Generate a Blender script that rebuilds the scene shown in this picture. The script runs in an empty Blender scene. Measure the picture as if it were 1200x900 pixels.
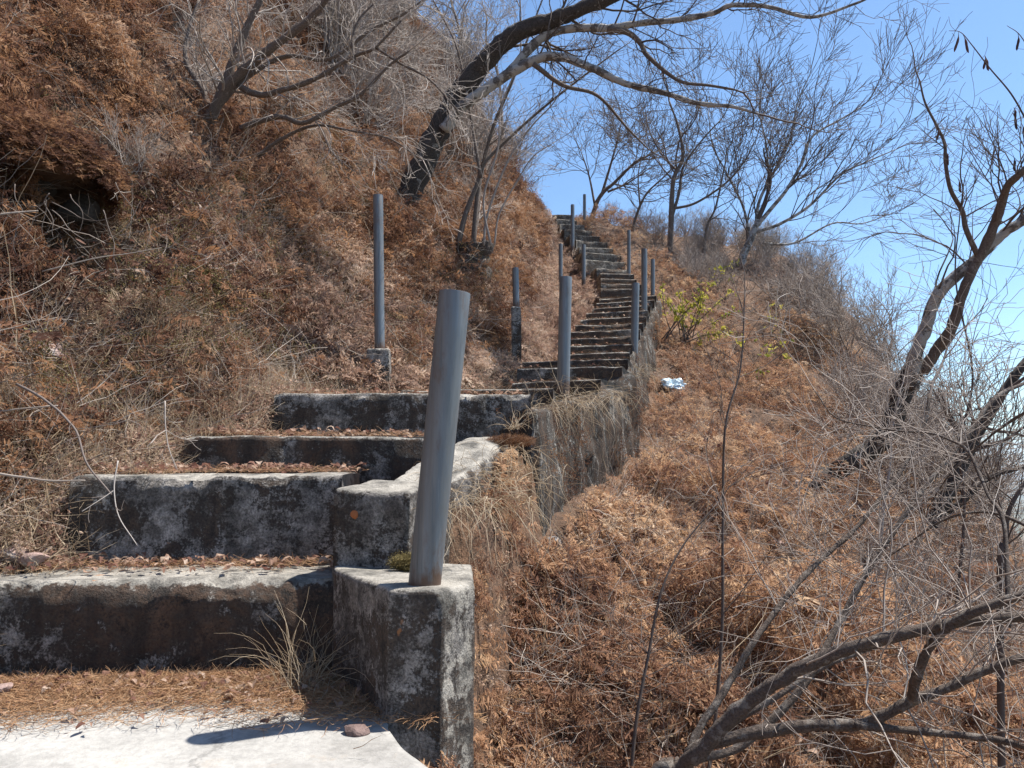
import bpy, math, random
import numpy as np
from mathutils import Vector

rng = np.random.default_rng(11)
C = bpy.context.scene.collection
R_ = math.radians

# ------------------------------------------------------------------ camera model (used to read the photograph's layout)
FOC = 870.0
TH = math.atan(90 / FOC)
E = 0.745                       # eye height above the cement landing
ct, st = math.cos(TH), math.sin(TH)

def P(px, py, D):
    u, v = (px - 600) / FOC, (450 - py) / FOC
    k = ct - st * v
    return np.array([u / k * D, D, E + (st + ct * v) / k * D])

def Rt(py):
    v = (450 - py) / FOC
    return (st + ct * v) / (ct - st * v)

# ------------------------------------------------------------------ noise
def _h(i, j, k, s):
    n = (i * 374761393 + j * 668265263 + k * 2147483647 + s * 974711) & 0xffffffff
    n = ((n ^ (n >> 13)) * 1274126177) & 0xffffffff
    n = n ^ (n >> 16)
    return (n & 0xffff) / 65535.0

def vnoise(p, s=0):
    p = np.asarray(p, float)
    i = np.floor(p).astype(np.int64)
    f = p - i
    f = f * f * (3 - 2 * f)
    r = 0
    for a in (0, 1):
        for b in (0, 1):
            for c in (0, 1):
                w = (f[..., 0] if a else 1 - f[..., 0]) * (f[..., 1] if b else 1 - f[..., 1]) * (f[..., 2] if c else 1 - f[..., 2])
                r = r + w * _h(i[..., 0] + a, i[..., 1] + b, i[..., 2] + c, s)
    return r * 2 - 1

def fbm(p, o=4, s=0, lac=2.03, g=.5):
    p = np.asarray(p, float)
    a, t, r = 1., 0., 0
    for k in range(o):
        r = r + a * vnoise(p, s + k * 17); t += a
        p = p * lac + 3.1; a *= g
    return r / t

# ------------------------------------------------------------------ mesh helpers
def build(name, V, faces, mat, parent=None, base=None, smooth=True, attrs=None, midx=None):
    """ONE mesh object from world-space verts V and a list of (n,k) face arrays."""
    V = np.asarray(V, float)
    if base is not None:
        V = V - np.asarray(base)
    me = bpy.data.meshes.new(name)
    me.vertices.add(len(V))
    me.vertices.foreach_set('co', V.astype(np.float32).ravel())
    faces = [np.asarray(f, np.int32) for f in faces if len(f)]
    tot = np.concatenate([np.full(len(f), f.shape[1], np.int32) for f in faces])
    idx = np.concatenate([f.ravel() for f in faces])
    me.loops.add(len(idx)); me.loops.foreach_set('vertex_index', idx)
    me.polygons.add(len(tot))
    me.polygons.foreach_set('loop_start', np.concatenate([[0], np.cumsum(tot)[:-1]]).astype(np.int32))
    if midx is not None:
        me.polygons.foreach_set('material_index', np.asarray(midx, np.int32))
    me.update(calc_edges=True)
    me.polygons.foreach_set('use_smooth', np.full(len(tot), smooth))
    for m in (mat if isinstance(mat, (list, tuple)) else [mat]):
        me.materials.append(m)
    for k, a in (attrs or {}).items():
        at = me.attributes.new(k, 'FLOAT', 'POINT')
        at.data.foreach_set('value', np.asarray(a, np.float32))
    o = bpy.data.objects.new(name, me)
    C.objects.link(o)
    if parent is not None:
        o.parent = parent
    return o

def tag(o, label=None, cat=None, group=None, kind=None):
    if label: o['label'] = label
    if cat: o['category'] = cat
    if group: o['group'] = group
    if kind: o['kind'] = kind
    return o

def thing(name, loc, label, cat, group=None):
    o = bpy.data.objects.new(name, None); C.objects.link(o)
    o.location = tuple(float(c) for c in loc); o.empty_display_size = .1
    return tag(o, label, cat, group)

def copy_tree(o, parent=None):
    c = o.copy(); C.objects.link(c); c.parent = parent
    for ch in list(o.children): copy_tree(ch, c)
    return c

class MB:
    def __init__(s): s.V = []; s.F4 = []; s.F3 = []; s.n = 0; s.A = []
    def add(s, V, F4=(), F3=(), a=0.):
        V = np.asarray(V, float)
        if len(F4): s.F4.append(np.asarray(F4) + s.n)
        if len(F3): s.F3.append(np.asarray(F3) + s.n)
        s.V.append(V); s.n += len(V); s.A.append(np.broadcast_to(np.asarray(a, float), (len(V),)))
    def tube(s, pts, rad, k=5, a=0., cap=False, bark=0.):
        pts = np.asarray(pts, float); n = len(pts)
        rad = np.broadcast_to(np.asarray(rad, float), (n,))
        t = np.gradient(pts, axis=0); t /= np.linalg.norm(t, axis=1, keepdims=True) + 1e-9
        m = t.mean(0); ref = np.array([1., 0, 0]) if abs(m[0]) < .6 * np.linalg.norm(m) + 1e-6 else np.array([0, 1., 0])
        u = ref - t * (t @ ref)[:, None]; u /= np.linalg.norm(u, axis=1, keepdims=True) + 1e-9
        w = np.cross(t, u)
        an = np.arange(k) * 2 * math.pi / k
        ring = u[:, None] * np.cos(an)[None, :, None] + w[:, None] * np.sin(an)[None, :, None]
        rr = rad[:, None, None] * np.ones((n, k, 1))
        V = pts[:, None] + ring * rr
        if bark:
            nz = fbm(V.reshape(-1, 3) / bark, 3, 5).reshape(n, k, 1)
            V = V + ring * rr * nz * .38
        i = np.arange(n - 1)[:, None] * k; j = np.arange(k)[None]; j2 = (j + 1) % k
        F = np.stack([i + j, i + j2, i + k + j2, i + k + j], -1).reshape(-1, 4)
        F3 = []
        if cap:
            V = np.concatenate([V.reshape(-1, 3), pts[[0, -1]]])
            b = n * k
            jj = np.arange(k); F3 = np.concatenate([np.stack([(jj + 1) % k, jj, np.full(k, b)], 1),
                                                    np.stack([jj + (n - 1) * k, (jj + 1) % k + (n - 1) * k, np.full(k, b + 1)], 1)])
        s.add(V.reshape(-1, 3), F, F3, a)
    def build(s, name, mat, parent=None, base=None, smooth=True):
        F = []
        if s.F4: F.append(np.concatenate(s.F4))
        if s.F3: F.append(np.concatenate(s.F3))
        return build(name, np.concatenate(s.V), F, mat, parent, base, smooth, {'tint': np.concatenate(s.A)})

def spline(pts, per=6):
    pts = np.asarray(pts, float)
    q = np.concatenate([[2 * pts[0] - pts[1]], pts, [2 * pts[-1] - pts[-2]]])
    out = []
    for i in range(1, len(q) - 2):
        for t in np.arange(per) / per:
            out.append(.5 * (2 * q[i] + (q[i + 1] - q[i - 1]) * t + (2 * q[i - 1] - 5 * q[i] + 4 * q[i + 1] - q[i + 2]) * t * t
                             + (3 * q[i] - q[i - 1] - 3 * q[i + 1] + q[i + 2]) * t ** 3))
    out.append(pts[-1])
    return np.array(out)

# ------------------------------------------------------------------ materials
def mat_new(name):
    m = bpy.data.materials.new(name); m.use_nodes = True
    nt = m.node_tree; nt.nodes.clear()
    out = nt.nodes.new('ShaderNodeOutputMaterial'); b = nt.nodes.new('ShaderNodeBsdfPrincipled')
    nt.links.new(b.outputs[0], out.inputs[0])
    return m, nt, b

def N(nt, t, **kw):
    n = nt.nodes.new(t)
    for k, v in kw.items():
        if k in n.inputs: n.inputs[k].default_value = v
        else: setattr(n, k, v)
    return n

def ramp(nt, stops, fac, interp='LINEAR'):
    r = nt.nodes.new('ShaderNodeValToRGB'); r.color_ramp.interpolation = interp
    e = r.color_ramp.elements
    while len(e) > 1: e.remove(e[-1])
    for i, (p, c) in enumerate(stops):
        x = e[0] if i == 0 else e.new(p)
        x.position = p; x.color = (c[0], c[1], c[2], 1) if hasattr(c, '__len__') else (c, c, c, 1)
    nt.links.new(fac, r.inputs[0])
    return r

def noise(nt, scale, detail=6, rough=.6, vec=None, stretch=None, dist=0.):
    n = N(nt, 'ShaderNodeTexNoise', Scale=scale, Detail=detail, Roughness=rough, Distortion=dist)
    tc = nt.nodes.new('ShaderNodeTexCoord')
    src = tc.outputs['Object']
    if stretch:
        mp = nt.nodes.new('ShaderNodeMapping'); mp.inputs['Scale'].default_value = stretch
        nt.links.new(src, mp.inputs[0]); src = mp.outputs[0]
    nt.links.new(src, n.inputs['Vector'])
    return n

def mixc(nt, fac, a, b, mode='MIX'):
    m = nt.nodes.new('ShaderNodeMix'); m.data_type = 'RGBA'; m.blend_type = mode
    for s, v in ((m.inputs[0], fac), (m.inputs[6], a), (m.inputs[7], b)):
        if hasattr(v, 'is_linked'): nt.links.new(v, s)
        else: s.default_value = v if not hasattr(v, '__len__') else (v[0], v[1], v[2], 1)
    return m.outputs[2]

def math_(nt, op, a, b=None, clamp=False):
    m = nt.nodes.new('ShaderNodeMath'); m.operation = op; m.use_clamp = clamp
    for i, v in enumerate((a, b)):
        if v is None: continue
        if hasattr(v, 'is_linked'): nt.links.new(v, m.inputs[i])
        else: m.inputs[i].default_value = v
    return m.outputs[0]

def bump(nt, b, h, dist=.01, strength=.6):
    n = N(nt, 'ShaderNodeBump', Strength=strength, Distance=dist)
    nt.links.new(h, n.inputs['Height']); nt.links.new(n.outputs[0], b.inputs['Normal'])

def attr(nt, name):
    a = nt.nodes.new('ShaderNodeAttribute'); a.attribute_name = name
    return a.outputs['Fac']

def concrete(name, dark, brown, grey, pale, gpos=.52, streak=None, lichen=True):
    """old cement: black algae, brown moss and bare grey patches; 'wear' = walked-on pale cement, and sunlight painted on the pillar side"""
    m, nt, b = mat_new(name)
    n1 = noise(nt, 3.6, 12, .72, stretch=streak, dist=.25)
    n2 = noise(nt, 26, 6, .7, stretch=streak)
    n3 = noise(nt, 120, 4, .7)
    n5 = noise(nt, 9, 8, .7, stretch=streak)
    fx = math_(nt, 'ADD', n1.outputs[0], math_(nt, 'ADD', math_(nt, 'MULTIPLY', math_(nt, 'SUBTRACT', n3.outputs[0], .5), .22), math_(nt, 'MULTIPLY', math_(nt, 'SUBTRACT', n2.outputs[0], .5), .3)))
    c1 = ramp(nt, [(.36, dark), (.45, brown), (gpos - .01, dark), (gpos + .045, [g * .8 for g in grey]), (gpos + .12, grey), (.78, [min(1, g * 1.5) for g in grey])], fx)
    c2 = mixc(nt, math_(nt, 'MULTIPLY', ramp(nt, [(.44, 0), (.6, 1)], n5.outputs[0]).outputs[0], .75), c1.outputs[0], [d * 1.5 for d in dark])
    c3 = mixc(nt, .75, c2, ramp(nt, [(.32, .3), (.68, 1.7)], n3.outputs[0]).outputs[0], 'MULTIPLY')
    tcv = nt.nodes.new('ShaderNodeTexCoord'); wob = N(nt, 'ShaderNodeTexNoise', Scale=3., Detail=5.)
    nt.links.new(tcv.outputs['Object'], wob.inputs['Vector'])
    vd = mixc(nt, .22, tcv.outputs['Object'], wob.outputs[1], 'ADD')
    vo = N(nt, 'ShaderNodeTexVoronoi', Scale=1.7, feature='DISTANCE_TO_EDGE'); nt.links.new(vd, vo.inputs['Vector'])
    ck = ramp(nt, [(0, .12), (.012, .3), (.02, 1)], vo.outputs['Distance'])
    nd = noise(nt, 9, 6, .65, stretch=(1, 1, .12))
    c3 = mixc(nt, .65, c3, ramp(nt, [(.38, .45), (.5, 1), (.64, 1.5)], nd.outputs[0]).outputs[0], 'MULTIPLY')
    c3 = mixc(nt, .3, c3, ck.outputs[0], 'MULTIPLY')
    c3 = mixc(nt, .5, c3, ramp(nt, [(.32, .4), (.68, 1.6)], n2.outputs[0]).outputs[0], 'MULTIPLY')
    n4 = noise(nt, 7, 8, .65)
    palec = ramp(nt, [(.36, [p * .25 for p in pale]), (.48, [p * .7 for p in pale]), (.56, pale), (.72, [min(.8, p * 1.2) for p in pale])], n4.outputs[0])
    palec = nt.nodes[mixc(nt, .6, palec.outputs[0], ramp(nt, [(.32, .45), (.68, 1.45)], n3.outputs[0]).outputs[0], 'MULTIPLY').node.name]
    w = math_(nt, 'ADD', attr(nt, 'wear_sun'), math_(nt, 'MULTIPLY', math_(nt, 'SUBTRACT', n5.outputs[0], .5), 1.3))
    w = math_(nt, 'ADD', w, math_(nt, 'MULTIPLY', math_(nt, 'SUBTRACT', n2.outputs[0], .5), 1.2))
    wf = ramp(nt, [(.5, 0), (.66, 1)], w)
    col = mixc(nt, wf.outputs[0], c3, palec.outputs[2])
    if lichen:
        nl = noise(nt, 11, 3, .5)
        lf = ramp(nt, [(.735, 0), (.76, 1)], nl.outputs[0])
        col = mixc(nt, math_(nt, 'MULTIPLY', lf.outputs[0], .8), col, (.33, .14, .05))
    nt.links.new(col, b.inputs['Base Color'])
    b.inputs['Roughness'].default_value = .92
    h = math_(nt, 'ADD', math_(nt, 'MULTIPLY', n2.outputs[0], 1.), math_(nt, 'MULTIPLY', n3.outputs[0], .45))
    bump(nt, b, h, .02, .8)
    return m

def plant(name, stops, rough=.8, transl=.42, nscale=1.2, spread=.35):
    """dry leaves: colour by each leaf's own tint plus large patches"""
    m, nt, b = mat_new(name)
    n1 = noise(nt, nscale, 4, .6)
    f = math_(nt, 'ADD', math_(nt, 'MULTIPLY', attr(nt, 'tint'), 1 - spread), math_(nt, 'MULTIPLY', ramp(nt, [(.3, 0), (.7, 1)], n1.outputs[0]).outputs[0], spread))
    r = ramp(nt, stops, f)
    nt.links.new(r.outputs[0], b.inputs['Base Color'])
    b.inputs['Roughness'].default_value = rough
    b.inputs['Specular IOR Level'].default_value = .2
    if transl:
        t = nt.nodes.new('ShaderNodeBsdfTranslucent'); nt.links.new(r.outputs[0], t.inputs[0])
        mx = nt.nodes.new('ShaderNodeMixShader'); mx.inputs[0].default_value = transl
        out = [n for n in nt.nodes if n.type == 'OUTPUT_MATERIAL'][0]
        nt.links.new(b.outputs[0], mx.inputs[1]); nt.links.new(t.outputs[0], mx.inputs[2]); nt.links.new(mx.outputs[0], out.inputs[0])
    return m

def bark(name, a, b_, pale, pf=.56, scale=9):
    m, nt, b = mat_new(name)
    n1 = noise(nt, scale, 8, .65, dist=.3); n2 = noise(nt, scale * 6, 5, .7)
    c = ramp(nt, [(.3, a), (.6, b_)], n2.outputs[0])
    f = ramp(nt, [(pf, 0), (pf + .05, 1)], n1.outputs[0])
    col = mixc(nt, f.outputs[0], c.outputs[0], mixc(nt, n2.outputs[0], [p * .6 for p in pale], pale))
    nt.links.new(col, b.inputs['Base Color']); b.inputs['Roughness'].default_value = .9
    bump(nt, b, n2.outputs[0], .015, .9)
    return m

M = {}
M['step'] = concrete('stained_step_concrete', (.03, .023, .018), (.08, .045, .027), (.215, .195, .175), (.33, .305, .265), gpos=.555)
M['grey_step'] = concrete('grey_step_concrete', (.03, .025, .021), (.065, .043, .03), (.25, .23, .21), (.34, .315, .275), gpos=.48)
M['far_step'] = concrete('upper_step_concrete', (.04, .032, .026), (.09, .06, .04), (.19, .172, .15), (.4, .37, .31), gpos=.49)
M['wall'] = concrete('streaked_wall_concrete', (.025, .02, .016), (.085, .046, .024), (.29, .27, .24), (.3, .275, .24), gpos=.56, streak=(5.5, 5.5, .42))
M['pillar'] = concrete('pillar_concrete', (.035, .029, .025), (.075, .05, .034), (.25, .23, .21), (.33, .305, .265), gpos=.48)

def pad_mat():
    m, nt, b = mat_new('pale_cement')
    n1 = noise(nt, 1.6, 8, .6); n2 = noise(nt, 40, 6, .7); n3 = noise(nt, 9, 6, .65)
    c = ramp(nt, [(.3, (.2, .188, .172)), (.5, (.33, .318, .298)), (.7, (.4, .388, .365))], n1.outputs[0])
    c2 = mixc(nt, .5, c.outputs[0], ramp(nt, [(.3, .6), (.6, 1.15)], n2.outputs[0]).outputs[0], 'MULTIPLY')
    c3 = mixc(nt, math_(nt, 'MULTIPLY', ramp(nt, [(.6, 0), (.75, 1)], n3.outputs[0]).outputs[0], .5), c2, (.3, .23, .16))
    tcv = nt.nodes.new('ShaderNodeTexCoord'); vd = mixc(nt, .15, tcv.outputs['Object'], n3.outputs[1], 'ADD')
    vo = N(nt, 'ShaderNodeTexVoronoi', Scale=.9, feature='DISTANCE_TO_EDGE'); nt.links.new(vd, vo.inputs['Vector'])
    c3 = mixc(nt, .6, c3, ramp(nt, [(0, .4), (.004, .7), (.008, 1)], vo.outputs['Distance']).outputs[0], 'MULTIPLY')
    n6 = noise(nt, 4.5, 9, .7)
    c3 = mixc(nt, .7, c3, ramp(nt, [(.34, .62), (.47, .95), (.6, 1.08)], n6.outputs[0]).outputs[0], 'MULTIPLY')
    e = mixc(nt, ramp(nt, [(.45, 0), (.6, 1)], math_(nt, 'ADD', attr(nt, 'edge'), math_(nt, 'SUBTRACT', n3.outputs[0], .5))).outputs[0], c3, (.1, .085, .07))
    nt.links.new(e, b.inputs['Base Color']); b.inputs['Roughness'].default_value = .9
    bump(nt, b, math_(nt, 'ADD', n2.outputs[0], n3.outputs[0]), .006, .7)
    return m
M['pad'] = pad_mat()

def soil_mat():
    m, nt, b = mat_new('dry_soil')
    n1 = noise(nt, .9, 8, .65); n2 = noise(nt, 14, 8, .7); n3 = noise(nt, 70, 5, .7)
    c = ramp(nt, [(.3, (.075, .045, .028)), (.5, (.15, .085, .05)), (.7, (.21, .125, .075))], n1.outputs[0])
    c2 = mixc(nt, .8, c.outputs[0], ramp(nt, [(.3, .3), (.65, 1.4)], n2.outputs[0]).outputs[0], 'MULTIPLY')
    c3 = mixc(nt, .6, c2, ramp(nt, [(.3, .4), (.7, 1.5)], n3.outputs[0]).outputs[0], 'MULTIPLY')
    far = attr(nt, 'far')
    nv = noise(nt, .02, 6, .6)
    val = ramp(nt, [(.35, (.05, .06, .03)), (.5, (.1, .1, .06)), (.65, (.17, .14, .09))], nv.outputs[0])
    c4 = mixc(nt, far, c3, val.outputs[0])
    nt.links.new(c4, b.inputs['Base Color']); b.inputs['Roughness'].default_value = .95
    bump(nt, b, math_(nt, 'ADD', n2.outputs[0], math_(nt, 'MULTIPLY', n3.outputs[0], .5)), .05, .8)
    return m
M['soil'] = soil_mat()

M['fern'] = plant('dry_red_fern', [(0, (.03, .013, .01)), (.25, (.095, .043, .028)), (.5, (.205, .102, .058)), (.75, (.34, .183, .092)), (1, (.55, .41, .3))])
M['fern_tan'] = plant('dry_pale_fern', [(0, (.1, .054, .042)), (.3, (.28, .172, .125)), (.55, (.42, .285, .21)), (.8, (.54, .4, .3)), (1, (.7, .59, .48))])
M['fern_orange'] = plant('dry_orange_fern', [(0, (.085, .04, .028)), (.25, (.26, .136, .083)), (.5, (.43, .25, .145)), (.75, (.55, .36, .21)), (1, (.69, .56, .42))])
M['leaf'] = plant('fallen_leaves', [(0, (.08, .035, .028)), (.3, (.19, .095, .07)), (.6, (.33, .2, .145)), (.85, (.46, .33, .25)), (1, (.6, .51, .43))], spread=.2)
M['straw'] = plant('dry_straw', [(0, (.22, .145, .085)), (.4, (.44, .335, .22)), (1, (.66, .56, .43))], transl=.3)
M['needle'] = plant('pine_needles', [(0, (.15, .075, .04)), (.5, (.32, .175, .09)), (1, (.48, .33, .2))], transl=.1)
M['twig'] = plant('grey_twigs', [(0, (.17, .135, .115)), (.5, (.32, .27, .235)), (1, (.5, .45, .405))], transl=0, spread=.3)
M['dark_twig'] = plant('dark_twigs', [(0, (.045, .033, .028)), (.5, (.105, .082, .072)), (1, (.2, .165, .147))], transl=0, spread=.3)
M['pale_twig'] = plant('bleached_twigs', [(0, (.17, .135, .11)), (.5, (.3, .25, .21)), (1, (.48, .42, .36))], transl=0)
M['root'] = plant('dead_roots', [(0, (.09, .072, .06)), (.5, (.16, .13, .11)), (1, (.27, .23, .2))], transl=0)
M['green'] = plant('yellow_green_leaves', [(0, (.08, .1, .02)), (.25, (.22, .23, .04)), (.6, (.48, .43, .07)), (1, (.6, .5, .2))], transl=.4)
M['pod'] = plant('seed_pods', [(0, (.05, .028, .026)), (1, (.13, .07, .06))], transl=0)
M['moss'] = plant('moss', [(0, (.06, .045, .02)), (.5, (.18, .14, .055)), (1, (.34, .28, .13))], transl=.2)
M['bark'] = bark('lichen_bark', (.045, .038, .033), (.17, .15, .135), (.46, .445, .42), .455)
M['bark_dark'] = bark('dark_bark', (.018, .015, .013), (.07, .058, .05), (.3, .285, .265), .6)
M['bark_knot'] = bark('knotty_bark', (.03, .022, .018), (.1, .075, .06), (.2, .17, .15), .6, 12)
M['bark_smooth'] = bark('smooth_bark', (.08, .058, .046), (.165, .128, .105), (.3, .26, .23), .6, 14)
M['bark_brown'] = bark('brown_bark', (.055, .04, .032), (.15, .115, .094), (.28, .245, .215), .54, 22)
M['stone'] = bark('pink_stone', (.17, .11, .09), (.33, .23, .2), (.42, .36, .33), .55, 5)
M['grey_stone'] = bark('grey_stone', (.1, .09, .085), (.24, .22, .21), (.42, .4, .38), .58, 5)

M['dark_pink'] = bark('dark_pink_stone', (.09, .055, .048), (.19, .13, .115), (.26, .21, .19), .6, 5)
M['dark_stone'] = bark('dark_stone', (.03, .027, .025), (.07, .062, .057), (.13, .12, .11), .6, 5)
def steel():
    m, nt, b = mat_new('galvanised_steel')
    n1 = noise(nt, 4, 8, .7, stretch=(7, 7, .35)); n2 = noise(nt, 60, 4, .6, stretch=(1, 1, .08)); n3 = noise(nt, 10, 9, .75, stretch=(1.6, 1.6, .5))
    c = ramp(nt, [(.32, (.075, .084, .09)), (.42, (.13, .145, .157)), (.5, (.165, .172, .175)), (.6, (.15, .17, .19)), (.7, (.24, .25, .255))], n1.outputs[0])
    c2 = mixc(nt, .35, c.outputs[0], ramp(nt, [(.3, .6), (.7, 1.3)], n2.outputs[0]).outputs[0], 'MULTIPLY')
    c3 = mixc(nt, math_(nt, 'MULTIPLY', ramp(nt, [(.53, 0), (.68, 1)], n3.outputs[0]).outputs[0], .8), c2, (.13, .088, .068))
    tcs = nt.nodes.new('ShaderNodeTexCoord'); sx = nt.nodes.new('ShaderNodeSeparateXYZ'); nt.links.new(tcs.outputs['Object'], sx.inputs[0])
    ft = math_(nt, 'ADD', sx.outputs[2], math_(nt, 'MULTIPLY', math_(nt, 'SUBTRACT', n3.outputs[0], .5), -.25))
    c3 = mixc(nt, ramp(nt, [(.015, .85), (.06, 0)], ft).outputs[0], c3, (.11, .06, .035))
    nt.links.new(c3, b.inputs['Base Color'])
    b.inputs['Metallic'].default_value = .35
    nt.links.new(ramp(nt, [(.3, .38), (.7, .62)], n3.outputs[0]).outputs[0], b.inputs['Roughness'])
    bump(nt, b, n2.outputs[0], .001, .3)
    return m
M['steel'] = steel()

def simple(name, col, rough, transl=0):
    m, nt, b = mat_new(name)
    n = noise(nt, 30, 4, .6)
    nt.links.new(mixc(nt, n.outputs[0], [c * .75 for c in col], col), b.inputs['Base Color']); b.inputs['Roughness'].default_value = rough
    return m
M['rust'] = simple('rust', (.36, .12, .04), .9)
M['plastic'] = simple('crumpled_plastic', (.62, .75, .82), .25)

# ------------------------------------------------------------------ stairs layout (height above the eye, left and right ends)
steps = []          # (xl, yl, xr, yr, z)
def S(zr, pxl, pyl, pxr, pyr, Dl=None, Dr=None):
    Dl = Dl or zr / Rt(pyl); Dr = Dr or zr / Rt(pyr)
    steps.append((P(pxl, pyl, Dl)[0], Dl, P(pxr, pyr, Dr)[0], Dr, E + zr))
Z1 = .331
steps.append((-2.25, 2.56, -.60, 2.68, Z1))
S(-.06, 85, 556, 402, 556, 3.0, 3.08)
S(.12, 215, 508, 500, 508, 3.6, 3.62)
S(.38, 322, 460, 622, 461, 4.2, 4.2)
for a in [(.47, 470, 457, 648, 455), (.62, 600, 449, 704, 444), (.83, 606, 432, 729, 428), (.97, 612, 424, 736, 420), (1.10, 655, 414, 738, 412),
          (1.25, 662, 405, 741, 403), (1.40, 662, 397, 745, 394), (1.55, 666, 389, 750, 385), (1.70, 674, 381, 754, 378), (1.86, 680, 374, 757, 370),
          (2.02, 687, 367, 759, 363), (2.17, 694, 361, 762, 357), (2.32, 699, 355, 767, 351), (2.47, 702, 350, 769, 346), (2.65, 704, 338, 758, 338),
          (2.80, 704, 332, 752, 333), (2.95, 704, 326, 746, 327), (3.15, 704, 320, 743, 321), (3.35, 699, 314, 739, 316), (3.60, 686, 304, 734, 307),
          (3.85, 682, 295, 728, 298), (4.10, 679, 289, 720, 291), (4.35, 675, 281, 712, 284), (4.6, 668, 275, 704, 277), (4.85, 661, 268, 694, 270),
          (5.1, 656, 262, 685, 264), (5.35, 652, 256, 676, 258), (5.6, 649, 251, 670, 252)]:
    S(*a)

# ------------------------------------------------------------------ terrain
TY = np.array([-3, 0, 2.3, 2.8] + [(s[1] + s[3]) / 2 + .12 for s in steps[1:]] + [20, 30, 60, 200, 9000])
TZ = np.array([0, 0, 0, .33] + [s[4] for s in steps[1:]] + [7.35, 9.3, 13.5, 25, 40])
XLY = [-3, 0, 2.4, 3.1, 3.6, 4.2, 4.9, 5.6, 6.6, 7.2, 8, 8.8, 9.6, 11.2, 12, 13.3, 14.7, 16.4, 17, 20, 30, 9000]
XLX = [-2.4, -2.3, -1.8, -1.62, -1.5, -1.25, -.95, -.42, -.06, .1, .38, .42, .48, .72, .8, .9, 1.0, .98, 1.03, .9, 0, -20]
XRY = [-3, 0, 2.4, 3, 4, 4.2, 4.9, 5.6, 6.6, 7.2, 8, 8.8, 9.6, 11.2, 12, 12.9, 13.7, 14.7, 15.6, 16.9, 20, 30, 9000]
XRX = [-.26, -.26, -.2, -.16, 0, .14, .38, .71, 1.0, 1.12, 1.3, 1.57, 1.77, 2.17, 2.07, 2.02, 1.97, 1.88, 1.62, 1.32, 1.2, .5, 0]
def xl_(y): return np.interp(y, XLY, XLX)
def xr_(y): return np.interp(y, XRY, XRX)
def zs_(y): return np.interp(y, TY, TZ)
SY = [-9, 2.50]; SZ = [0, 0]
for q, s_ in enumerate(steps):
    m_ = max(s_[1], s_[3]); SY += [m_ + .06, m_ + .1 if q == 0 else m_ + .08]; SZ += [SZ[-1], s_[4]]
SY, SZ = np.array(SY), np.array(SZ); SY = np.maximum.accumulate(SY + np.arange(len(SY)) * 1e-6)

def terrain(x, y, rough=True):
    x = np.asarray(x, float); y = np.asarray(y, float)
    zs = zs_(y); dl = xl_(y) - x; dr = x - xr_(y)
    bank = np.interp(dl, [0, .2, .5, 1, 2, 4, 8, 15, 40, 120, 9000], [0, .04, .2, .62, 1.65, 3.7, 7.6, 13, 26, 45, 60])
    bank = bank * (1 + np.clip((y - 6) * .05, 0, .7))
    drop = np.interp(y, [-3, 2.2, 2.6, 3.2, 3.8, 8.5, 10.5, 13, 9000], [.7, .7, .8, .85, .68, .66, .4, .05, .05])
    d0 = np.interp(y, [0, 3, 5, 10, 17, 30], [3.0, 2.6, 2.3, 2.5, 4.4, 5])
    sl = np.interp(y, [10, 13, 17], [.27, .20, .17])
    over = np.clip(dr - d0, 0, None)
    steep = np.where(over < 1.2, .5 * over ** 2, .72 + (over - 1.2) * 1.2)
    steep = np.interp(steep, [0, 40, 90, 140, 400, 9000], [0, 40, 85, 118, 140, 170])
    right = -drop - sl * np.clip(dr, 0, 14) - steep
    sh = np.where((y > 4.15) & (y < 9), .15, 0.)
    edge = np.clip((dr + sh) / .08, 0, 1)
    inside = np.clip(1 - np.clip(dl, 0, 9) / .15, 0, 1) * (dr < 0) * (y < 17)
    zs = zs + (np.interp(y, SY, SZ) - zs) * inside
    z = zs - .14 + np.where(dl > 0, bank + .12 * np.clip(dl / .2, 0, 1), 0) + np.where(dr > -sh, (right + .14) * edge, 0)
    # dark hollow eroded into the left bank
    hx, hy = -2.85, 4.45
    e = ((x - hx) / .55) ** 2 + ((y - hy) / .36) ** 2
    z = z - .8 * np.exp(-e ** 3)
    # back wall of the hollow and lumps of the bank
    if rough:
        p = np.stack([x, y, z * .5], -1)
        k = np.clip(dl / .5, 0, 1) + np.clip(dr / .5, 0, 1)
        near = 1 / (1 + (np.hypot(x, y) / 300) ** 2)
        z = z + k * near * (.20 * fbm(p / 1.1, 3, 1) + .21 * fbm(p / .36, 2, 9))
        far = np.clip((np.hypot(x, y) - 60) / 300, 0, 1)
        z = z + far * 45 * fbm(np.stack([x, y, x * 0], -1) / 900, 4, 21)
    return z

def G(px, py, d0=1.2, d1=60):
    D = np.concatenate([np.arange(d0, 20, .02), np.arange(20, d1, .2)])
    u, v = (px - 600) / FOC, (450 - py) / FOC; k = ct - st * v
    X = u / k * D; Z = E + (st + ct * v) / k * D
    T = terrain(X, D)
    h = np.nonzero(Z <= T)[0]
    i = h[0] if len(h) else len(D) - 1
    return np.array([X[i], D[i], T[i]])

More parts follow.
